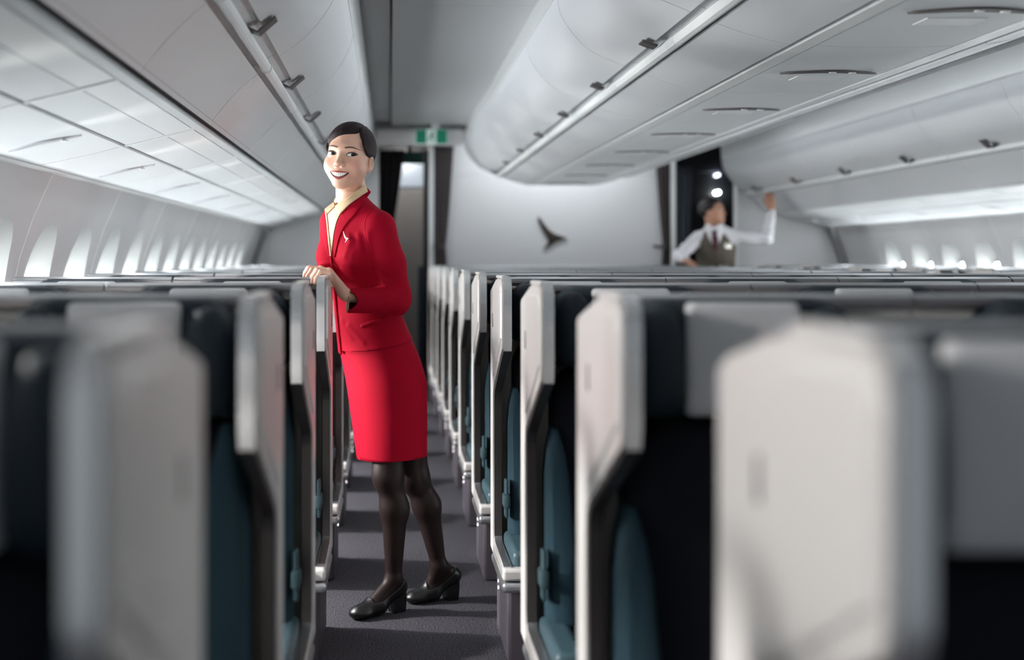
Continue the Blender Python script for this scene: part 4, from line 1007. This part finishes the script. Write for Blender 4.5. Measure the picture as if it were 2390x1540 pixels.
hc = HF[1]
hV, hF = surface_nets(body_head, (hc[0] - .115, hc[1] - .14, 1.37), (hc[0] + .125, hc[1] + .13, hc[2] + .125), 0.0021)
def hand_d(wr, mcp, fingers, thumb, rp=0.014):
    """palm as a slab of capsules from the wrist to the knuckles, fingers as bent chains"""
    def fn(P):
        d = None
        for m_ in mcp:
            c = s_caps(P, wr + (m_ - wr) * 0.15, m_, 0.0145, 0.0112); d = c if d is None else su(d, c, 0.012)
        for ch, r in fingers:
            for i in range(len(ch) - 1):
                d = su(d, s_caps(P, ch[i], ch[i + 1], r[i], r[i + 1]), 0.003)
        for i in range(len(thumb) - 1): d = su(d, s_caps(P, thumb[i], thumb[i + 1], 0.0105 - 0.001 * i, 0.0095 - 0.001 * i), 0.006)
        return d
    return fn
def make_hand(wr, ys, xk, zk_, reach, tipdrop):
    """fingers laid over the wing top (z 1.168) pointing to -x"""
    mcp = []; fingers = []
    for i, y in enumerate(ys):
        kx = xk[i]; m_ = np.array((kx, y, zk_[i])); mcp.append(m_); L = reach[i]
        pip = m_ + np.array((-L * 0.98, -0.002 + 0.003 * i, 0.003)); dip = pip + np.array((-0.014, -0.001, -0.021)); tip = dip + np.array((-0.004, 0, -tipdrop[i]))
        fingers.append(([m_, pip, dip, tip], [0.0098, 0.0088, 0.0080, 0.0068]))
    th0 = wr + (mcp[-1] - wr) * 0.35 + np.array((0, 0.012, -0.004)); thumb = [th0, th0 + np.array((-0.020, 0.022, 0.012)), th0 + np.array((-0.045, 0.028, 0.022))]
    return mcp, fingers, thumb
mcpL, fiL, thL = make_hand(WR_L, [4.185, 4.205, 4.225, 4.243], [-0.192, -0.196, -0.198, -0.196], [1.174, 1.178, 1.180, 1.178], [0.030, 0.037, 0.040, 0.036], [0.014, 0.018, 0.020, 0.018])
handL = hand_d(WR_L, mcpL, fiL, thL)
handLd = lambda P: su(handL(P), s_caps(P, WR_L + (EL_L - WR_L) * 0.35, WR_L, 0.027, 0.0195), 0.014)
lV, lF = surface_nets(handLd, (-0.29, 4.13, 1.03), (-0.02, 4.36, 1.215), 0.0022)
mcpR, fiR, thR = make_hand(WR_R, [4.288, 4.306, 4.324, 4.342], [-0.226, -0.230, -0.232, -0.230], [1.180, 1.183, 1.184, 1.182], [0.030, 0.037, 0.040, 0.036], [0.014, 0.018, 0.02, 0.018])
handR = hand_d(WR_R, mcpR, fiR, thR)
handRd = lambda P: su(handR(P), s_caps(P, WR_R + (EL_R - WR_R) * 0.35, WR_R, 0.026, 0.0185), 0.014)
rV, rF = surface_nets(handRd, (-0.29, 4.24, 1.08), (-0.08, 4.50, 1.215), 0.0028)
# legs
A_F = at(919, 1348, 4.487); K_F = at(907, 1108, 4.465); H_F = np.array((-0.03, 4.51, 0.86), np.float32)
A_B = at(1024, 1318, 4.625); K_B = at(968, 1112, 4.585); H_B = np.array((0.02, 4.54, 0.86), np.float32)
def leg_d(P, A, K, H, side):
    d = s_caps(P, H, K, 0.082, 0.050)
    d = su(d, s_ell(P, K + np.array((-0.006, -0.004, 0.0)), (0.050, 0.050, 0.062)), 0.02)
    c = K + (A - K) * 0.33 + np.array((0.014, 0.004, 0))
    d = su(d, s_caps(P, K, c, 0.044, 0.047), 0.02); d = su(d, s_caps(P, c, A, 0.046, 0.0265), 0.03)
    return d
# feet: heel raised over a block heel, toes pointing to the left of the picture
def foot_axes(toe, heel):
    d = np.array(toe) - np.array(heel); d[2] = 0; L = np.linalg.norm(d); d = d / L; return d, np.array((-d[1], d[0], 0)), L
T_F = at(822, 1447, 4.39); HL_F = at(938, 1424, 4.515); T_B = at(952, 1411, 4.60); HL_B = at(1064, 1396, 4.672)
def foot_d(P, toe, heel, A):
    d, s, L = foot_axes(toe, heel); g = lambda t, z, o=0.0: np.array(heel) * 1.0 + d * L * t + s * o + np.array((0, 0, z - heel[2]))
    q = s_caps(P, A, g(0.10, 0.085), 0.0275, 0.027)
    q = su(q, s_caps(P, A + np.array((0, 0, -0.01)), g(0.55, 0.050), 0.026, 0.023), 0.025)
    q = su(q, s_caps(P, g(0.10, 0.085), g(0.50, 0.040), 0.027, 0.024), 0.02)
    q = su(q, s_caps(P, g(0.50, 0.034, 0.010), g(0.86, 0.022, 0.004), 0.024, 0.017), 0.018); q = su(q, s_caps(P, g(0.50, 0.034, -0.010), g(0.86, 0.022, -0.006), 0.024, 0.017), 0.018)
    return q
def shoe_local(P, toe, heel):
    d, s, L = foot_axes(toe, heel); q = P - np.array((heel[0], heel[1], 0), np.float32); return q @ d.astype(np.float32) / L, q @ s.astype(np.float32), q[:, 2]
def shoe_d(P, toe, heel, A):
    t, o, z = shoe_local(P, toe, heel)
    q = foot_d(P, toe, heel, A) - 0.0045
    rim = np.interp(t, [-0.1, 0.06, 0.18, 0.35, 0.55, 0.64, 0.70, 1.2], [0.118, 0.118, 0.092, 0.070, 0.052, 0.052, 0.20, 0.20])
    q = np.maximum(q, (z - rim) * 0.8)
    q = np.maximum(q, 0.002 - z)
    # sole wedge and toe box
    d, s, L = foot_axes(toe, heel); g = lambda tt, zz: np.array((heel[0], heel[1], 0)) + d * L * tt + np.array((0, 0, zz))
    q = su(q, s_ell(P, g(0.84, 0.020), (0.040, 0.034, 0.018)), 0.012)
    return q
def heel_block(toe, heel):
    d, s, L = foot_axes(toe, heel); mb = MB(); c = np.array((heel[0], heel[1], 0)); V = []
    for z, h0, h1, w in ((0.0, 0.0, 0.042, 0.021), (0.025, -0.003, 0.045, 0.022), (0.066, -0.004, 0.056, 0.023)):
        for a, b in ((h0, -w), (h1, -w), (h1, w), (h0, w)): V.append(tuple(c + d * a + s * b + np.array((0, 0, z))))
    f = [(0, 1, 2, 3), (8, 9, 10, 11)] + [(i * 4 + k, i * 4 + (k + 1) % 4, i * 4 + 4 + (k + 1) % 4, i * 4 + 4 + k) for i in range(2) for k in range(4)]
    return V, f
legs = ((A_F, K_F, H_F, T_F, HL_F), (A_B, K_B, H_B, T_B, HL_B))
for A, K, H, T, HL in legs:
    fn = lambda P, A=A, K=K, H=H, T=T, HL=HL: su(leg_d(P, A, K, H, 0), foot_d(P, T, HL, A), 0.012)
    pts = np.array([A, K, H, T, HL]); lo = pts.min(0) - 0.07; hi = pts.max(0) + 0.07; lo[2] = 0.0; hi[2] = 0.70
    V, F = surface_nets(fn, lo, hi, 0.0045); o = link('stocking', np_mesh('stocking', V, F, M_STOCK), M_STOCK, woman); wadd(o)
    fn = lambda P, A=A, T=T, HL=HL: shoe_d(P, T, HL, A)
    pts = np.array([T, HL]); lo = pts.min(0) - 0.06; hi = pts.max(0) + 0.06; lo[2] = -0.006; hi[2] = 0.14
    V, F = surface_nets(fn, lo, hi, 0.0028); o = link('shoe', np_mesh('shoe', V, F, M_SHOE), M_SHOE, woman); wadd(o)
    v, f = heel_block(T, HL); hb = link('heel', pydata('heel', v, f, M_SHOE, 30), M_SHOE, o)
# the body under the clothes, one figure with head and hands
def core_d(P):
    d = np.maximum(torso_d(P, -0.012), 0.62 - P[:, 2])
    for (S, E, Wr) in ((SH_L, EL_L, WR_L), (SH_R, EL_R, WR_R)): d = su(d, su(s_caps(P, S, E, 0.040, 0.033), s_caps(P, E, Wr, 0.033, 0.018), 0.01), 0.02)
    for A, K, H, T, HL in legs: d = su(d, su(s_caps(P, H, K, 0.068, 0.040), s_caps(P, K, A, 0.036, 0.019), 0.02), 0.02)
    return su(d, s_caps(P, NB, NT, 0.044, 0.044), 0.02)
cV, cF = surface_nets(core_d, (-0.32, 4.22, 0.10), (0.25, 4.72, 1.45), 0.011)
bV, bF = join_vf([(hV, hF), (lV, lF), (rV, rF), (cV, cF)])
bm_ = np_mesh('body', bV, bF, M_SKIN)
loc = (bV - HF[1]) @ np.linalg.inv(HF[0]).T
blush = sum(np.exp(-(((loc[:, 0] - s_ * 0.046) / 0.020) ** 2 + ((loc[:, 2] + 0.036) / 0.017) ** 2 + ((loc[:, 1] - 0.06) / 0.035) ** 2)) for s_ in (-1, 1))
ca = bm_.color_attributes.new('blush', 'FLOAT_COLOR', 'POINT'); ca.data.foreach_set('color', np.stack([blush, blush, blush, np.ones_like(blush)], 1).astype(np.float32).ravel())
bo = link('body', bm_, M_SKIN, woman); wadd(bo)
# hair: thin over the hairline, full over the crown, small knot behind
HLX = [-0.10, -0.075, -0.069, -0.05, -0.02, 0.0, 0.042, 0.054, 0.0626, 0.069, 0.075, 0.10]; HLZ = [-0.02, -0.010, 0.014, 0.034, 0.052, 0.059, 0.067, 0.047, 0.022, 0.000, -0.016, -0.03]
def hair_local(P, hx=HLX, hz=HLZ, full=0.010, male=False, nape=-0.062, earline=0.004):
    hl = np.interp(P[:, 0], hx, hz); h = np.maximum(P[:, 2] - hl, (earline - P[:, 1]) - 0.6 * np.clip(-0.012 - P[:, 2], 0, 1))
    h = np.minimum(h, P[:, 2] - nape)
    d = head_sdf(P, male, False) + 0.0018 - np.clip(h * 0.42, -0.012, full + 0.0018)
    return d
def hair_d(P):
    d = hair_local(P)
    part = np.exp(-((P[:, 0] - 0.042 + 0.10 * np.clip(0.06 - P[:, 1], 0, 0.1)) / 0.004) ** 2) * (P[:, 2] > 0.06) * 0.0022
    d = d + part + 0.0002 * np.sin(700 * P[:, 0] + 300 * P[:, 2])
    return su(d, s_ell(P, (0.01, -0.118, 0.0), (0.038, 0.030, 0.036)), 0.008)
V, F = surface_nets(hair_d, (-0.105, -0.165, -0.085), (0.105, 0.115, 0.135), 0.0022)
o = link('hair', np_mesh('hair', to_world(V, HF), F[:, ::-1], M_HAIR), M_HAIR, woman); wadd(o)
face = woman
parts_before = set(bpy.data.objects)
eye_set(-1, bo, HF, (0.0080, 0.0010)); eye_set(1, bo, HF, (0.0080, 0.0010))
for s in (-1, 1):
    bx = [0.0135, 0.024, 0.035, 0.047, 0.0585]; tz = [0.0240, 0.0268, 0.0278, 0.0258, 0.0205]; th = [0.0050, 0.0058, 0.0052, 0.0040, 0.0012]
    T = [(s * x, z) for x, z in zip(bx, tz)]; B = [(s * x, z - q) for x, z, q in zip(bx, tz, th)]
    face_patch('eyebrow', T, B, 0.0006, M_BROW, bo, HF, 20, 5)
mw = 0.0345
xs = [-mw, -0.026, -0.014, -0.005, 0.0, 0.005, 0.014, 0.026, mw]
UT = [-0.0590, -0.0585, -0.0578, -0.0572, -0.0582, -0.0572, -0.0578, -0.0585, -0.0590]
UB = [-0.0596, -0.0616, -0.0627, -0.0632, -0.0634, -0.0632, -0.0627, -0.0616, -0.0596]
LT = [-0.0600, -0.0690, -0.0752, -0.0775, -0.0780, -0.0775, -0.0752, -0.0690, -0.0600]
LB = [-0.0610, -0.0722, -0.0810, -0.0850, -0.0858, -0.0850, -0.0810, -0.0722, -0.0610]
zp = lambda q: list(zip(xs, q))
face_patch('mouth', zp(UB), zp(LT), 0.0004, M_MOUTH, bo, HF, 30, 6)
face_patch('teeth', [(x * 0.86, z - 0.0002) for x, z in zp(UB)], [(x * 0.86, z + 0.0012) for x, z in zp(LT)], 0.0012, M_TEETH, bo, HF, 64, 6, ripple=0.0008)
face_patch('lip', zp(UT), zp(UB), 0.0008, M_LIP, bo, HF, 34, 6, belly=0.0022)
face_patch('lip', zp(LT), zp(LB), 0.0008, M_LIP, bo, HF, 34, 7, belly=0.0032)

# ------------------------------------------------------------------ the man reaching up to a locker
MY = 11.30; MO = (2.83, MY, 0.0)
man = empty('person', MO); tag(man, 'man in a brown waistcoat, white shirt and tie reaching up to a locker', 'person')
def madd(o): set_local(o, MO); return o
MT = keyed([(0.80, 2.838, MY, 0.165, 0.110, -12), (0.95, 2.836, MY, 0.160, 0.108, -12), (1.08, 2.834, MY, 0.152, 0.104, -12), (1.20, 2.832, MY, 0.162, 0.112, -13), (1.32, 2.830, MY, 0.176, 0.116, -14), (1.40, 2.828, MY, 0.172, 0.100, -14), (1.45, 2.824, MY, 0.120, 0.078, -15), (1.485, 2.818, MY, 0.060, 0.060, -15)])
mSL = at(1706, 551, MY - 0.02); mEL = at(1790, 557, MY - 0.10); mWL = at(1801, 492, MY + 0.06)
mSR = at(1630, 557, MY); mER = at(1584, 597, MY - 0.14); mWR = at(1603, 609, MY - 0.30)
HFM = head_frame((2.800, MY - 0.01, 1.628), -52, 8, -4, 1.02)
def m_shirt(P):
    d = torso_d(P, 0.0, MT)
    d = su(d, s_caps(P, mSL + np.array((-0.06, 0, 0.035)), mSL, 0.055, 0.060), 0.04); d = su(d, s_caps(P, mSR + np.array((0.06, 0, 0.030)), mSR, 0.055, 0.060), 0.04)
    d = su(d, su(s_caps(P, mSL, mEL, 0.060, 0.050), s_caps(P, mEL, mEL + (mWL - mEL) * 0.92, 0.049, 0.036), 0.02), 0.025)
    d = su(d, su(s_caps(P, mSR, mER, 0.062, 0.052), s_caps(P, mER, mER + (mWR - mER) * 0.75, 0.050, 0.038), 0.02), 0.025)
    q = P[:, 0] * 40 + P[:, 2] * 55
    return d + 0.003 * np.sin(q) * (np.abs(P[:, 0] - 2.83) > 0.17)
def m_vest(P):
    d = torso_d(P, 0.009, MT); z = P[:, 2]
    return np.maximum(d, np.maximum(0.93 - z, z - 1.47))
V, F = surface_nets(m_shirt, (2.40, 10.92, 0.85), (3.42, 11.50, 1.50 + 0.20), 0.011)
so_ = link('shirt', np_mesh('shirt', V, F, M_SHIRT), M_SHIRT, man); madd(so_)
V, F = surface_nets(m_vest, (2.62, 11.14, 0.90), (3.05, 11.46, 1.50), 0.008)
vm = np_mesh('waistcoat', V, F, M_VEST)
# arm holes: the waistcoat stops short of the shoulders
cut_plane(vm, Vector((2.97, MY, 1.40)), Vector((0.93, 0.0, 0.36)).normalized()); cut_plane(vm, Vector((2.69, MY, 1.40)), Vector((-0.93, 0.0, 0.36)).normalized())
vo = link('waistcoat', vm, M_VEST, man); madd(vo); md = vo.modifiers.new('thick', 'SOLIDIFY'); md.thickness = 0.006; md.offset = -1
y0m, y1m = 10.9, 11.6
surf_strip('shirt_front', [(1643, 529), (1655, 556), (1669, 580)], [(1692, 527), (1683, 555), (1672, 580)], m_vest, 0.004, M_SHIRT, vo, 14, 8, th=0.004, y0=y0m, y1=y1m)
surf_strip('shirt_collar', [(1645, 526), (1652, 523), (1660, 526)], [(1650, 542), (1658, 545), (1667, 541)], m_vest, 0.012, M_SHIRT, vo, 10, 5, th=0.006, y0=y0m, y1=y1m)
surf_strip('shirt_collar', [(1672, 527), (1681, 522), (1690, 524)], [(1669, 541), (1678, 544), (1687, 540)], m_vest, 0.012, M_SHIRT, vo, 10, 5, th=0.006, y0=y0m, y1=y1m)
surf_strip('tie_knot', [(1662, 539), (1664, 547)], [(1674, 538), (1672, 547)], m_vest, 0.016, M_TIE, vo, 6, 5, th=0.010, y0=y0m, y1=y1m)
surf_strip('tie', [(1664, 546), (1662, 560), (1666, 581)], [(1672, 546), (1677, 560), (1675, 583)], m_vest, 0.012, M_TIE, vo, 10, 5, th=0.006, y0=y0m, y1=y1m)
surf_strip('name_badge', [(1690, 567), (1690, 580)], [(1708, 567), (1708, 580)], m_vest, 0.008, M_BADGE, vo, 4, 4, th=0.004, y0=y0m, y1=y1m)
surf_strip('front_edge', [(1671, 580), (1672, 620)], [(1674, 580), (1675, 620)], m_vest, 0.004, M_VEST, vo, 10, 3, th=0.005, y0=y0m, y1=y1m)
def m_head(P):
    Q = ((P - HFM[1].astype(np.float32)) @ np.linalg.inv(HFM[0]).T.astype(np.float32))
    d = head_sdf(Q, True); top = to_world([(0.0, -0.025, -0.05)], HFM)[0]
    return su(d, s_caps(P, top, np.array((2.818, MY, 1.44)), 0.056, 0.060), 0.015)
c = HFM[1]; hV, hF = surface_nets(m_head, (c[0] - .15, c[1] - .15, 1.43), (c[0] + .15, c[1] + .15, c[2] + .13), 0.0042)
def hand_up(P):
    d = None; w = mWL; n = np.array((-0.006, 0.06, 0.175)); 
    for i, (dx, L) in enumerate(((-0.030, 0.075), (-0.011, 0.088), (0.009, 0.084), (0.028, 0.068))):
        m_ = w + np.array((dx * 0.9 - 0.004, 0.02, 0.092)); p1 = m_ + np.array((dx * 0.2, 0.018, L * 0.52)); p2 = p1 + np.array((0, 0.026, L * 0.30))
        c_ = s_caps(P, w + np.array((dx * 0.45, 0.0, 0.008)), m_, 0.018, 0.013); d = c_ if d is None else su(d, c_, 0.012)
        d = su(d, s_caps(P, m_, p1, 0.0105, 0.0095), 0.004); d = su(d, s_caps(P, p1, p2, 0.0095, 0.008), 0.004)
    t0 = w + np.array((-0.030, 0.0, 0.035)); d = su(d, s_caps(P, t0, t0 + np.array((-0.026, 0.02, 0.04)), 0.013, 0.010), 0.008); d = su(d, s_caps(P, t0 + np.array((-0.026, 0.02, 0.04)), t0 + np.array((-0.028, 0.035, 0.068)), 0.010, 0.009), 0.006)
    return su(d, s_caps(P, mEL + (mWL - mEL) * 0.6, w + np.array((0, 0, 0.012)), 0.030, 0.024), 0.012)
uV, uF = surface_nets(hand_up, mWL - np.array((0.09, 0.10, 0.16)), mWL + np.array((0.09, 0.13, 0.22)), 0.0040)
def hand_rest(P):
    w = mWR; ax = (mWR - mER) / np.linalg.norm(mWR - mER); sd = np.cross(ax, (0, 0, 1)); sd /= np.linalg.norm(sd); d = None
    for o_, L in ((-0.028, 0.066), (-0.009, 0.080), (0.010, 0.076), (0.028, 0.060)):
        m_ = w + ax * 0.085 + sd * o_; p1 = m_ + ax * L * 0.6 + np.array((0, 0, -0.004)); p2 = p1 + ax * L * 0.35 + np.array((0, 0, -0.014))
        c_ = s_caps(P, w + sd * o_ * 0.5, m_, 0.017, 0.013); d = c_ if d is None else su(d, c_, 0.012)
        d = su(d, s_caps(P, m_, p1, 0.0105, 0.0095), 0.004); d = su(d, s_caps(P, p1, p2, 0.0095, 0.008), 0.004)
    d = su(d, s_caps(P, w + sd * 0.02, w + sd * 0.055 + ax * 0.05, 0.014, 0.010), 0.008)
    return su(d, s_caps(P, mER + (mWR - mER) * 0.5, w, 0.030, 0.024), 0.012)
rV, rF = surface_nets(hand_rest, mWR - 0.17, mWR + 0.19, 0.0048)
def m_core(P):
    d = np.maximum(torso_d(P, -0.02, MT), 0.82 - P[:, 2])
    for S, E, Wr in ((mSL, mEL, mWL), (mSR, mER, mWR)): d = su(d, su(s_caps(P, S, E, 0.045, 0.036), s_caps(P, E, Wr, 0.036, 0.022), 0.02), 0.02)
    for s in (-1, 1): d = su(d, s_caps(P, (2.838 + s * 0.09, MY, 0.85), (2.838 + s * 0.10, MY, 0.10), 0.075, 0.035), 0.02)
    return d
kV, kF = surface_nets(m_core, (2.42, 10.92, 0.04), (3.40, 11.50, 1.48), 0.018)
bV, bF = join_vf([(hV, hF), (uV, uF), (rV, rF), (kV, kF)])
mbo = link('body', np_mesh('body', bV, bF, M_SKINM), M_SKINM, man); madd(mbo)
HMX = [-0.10, -0.072, -0.062, -0.045, 0.0, 0.045, 0.062, 0.072, 0.10]; HMZ = [-0.0, 0.005, 0.030, 0.055, 0.060, 0.055, 0.030, 0.005, 0.0]
def m_hair(P): return hair_local(P, HMX, HMZ, 0.016, True, -0.050, -0.002)
V, F = surface_nets(m_hair, (-0.11, -0.135, -0.08), (0.11, 0.12, 0.145), 0.0045)
o = link('hair', np_mesh('hair', to_world(V, HFM), F[:, ::-1], M_HAIRM), M_HAIRM, man); madd(o)
eye_set(-1, mbo, HFM, (0.003, 0.001), True, False, 0.8); eye_set(1, mbo, HFM, (0.003, 0.001), True, False, 0.8)
for s in (-1, 1): face_patch('eyebrow', [(s * 0.014, 0.024), (s * 0.034, 0.029), (s * 0.054, 0.023)], [(s * 0.014, 0.017), (s * 0.034, 0.0225), (s * 0.054, 0.021)], 0.0012, M_LASH, mbo, HFM, 14, 4, male=True)
face_patch('lip', [(-0.027, -0.066), (0, -0.062), (0.027, -0.066)], [(-0.027, -0.067), (0, -0.0745), (0.027, -0.067)], 0.001, mat('lip_natural', (0.36, 0.14, 0.11), 0.5), mbo, HFM, 20, 5, belly=0.003, male=True)
# watch, trousers, shoes
wx = (mWL - mEL) / np.linalg.norm(mWL - mEL); q = MB(); w0 = mWL + wx * -0.004
q.tube([tuple(w0 - wx * 0.013), tuple(w0 + wx * 0.013)], 0.0285, 14); o = q.build('watch', M_WATCH, man); madd(o)
def m_trou(P):
    d = np.maximum(torso_d(P, 0.004, MT), P[:, 2] - 1.0)
    for s in (-1, 1): d = su(d, s_caps(P, (2.838 + s * 0.085, MY, 0.86), (2.838 + s * 0.10, MY, 0.08), 0.092, 0.060), 0.03)
    return np.maximum(d, 0.05 - P[:, 2])
V, F = surface_nets(m_trou, (2.60, 11.12, 0.03), (3.08, 11.48, 1.05), 0.016)
o = link('trousers', np_mesh('trousers', V, F, mat('charcoal_wool', (0.03, 0.03, 0.035), 0.9)), None, man); madd(o)
for s in (-1, 1):
    def sh(P, s=s):
        c_ = np.array((2.838 + s * 0.10, MY, 0.0)); d = su(s_caps(P, c_ + np.array((0, 0.05, 0.04)), c_ + np.array((s * 0.02, -0.16, 0.032)), 0.042, 0.034), s_caps(P, c_ + np.array((0, 0.03, 0.06)), c_ + np.array((0, 0, 0.09)), 0.045, 0.045), 0.03)
        return np.maximum(d, 0.001 - P[:, 2])
    V, F = surface_nets(sh, (2.838 + s * 0.10 - .08, MY - 0.26, -0.01), (2.838 + s * 0.10 + .08, MY + 0.13, 0.15), 0.008); o = link('shoe', np_mesh('shoe', V, F, M_SHOE), M_SHOE, man); madd(o)
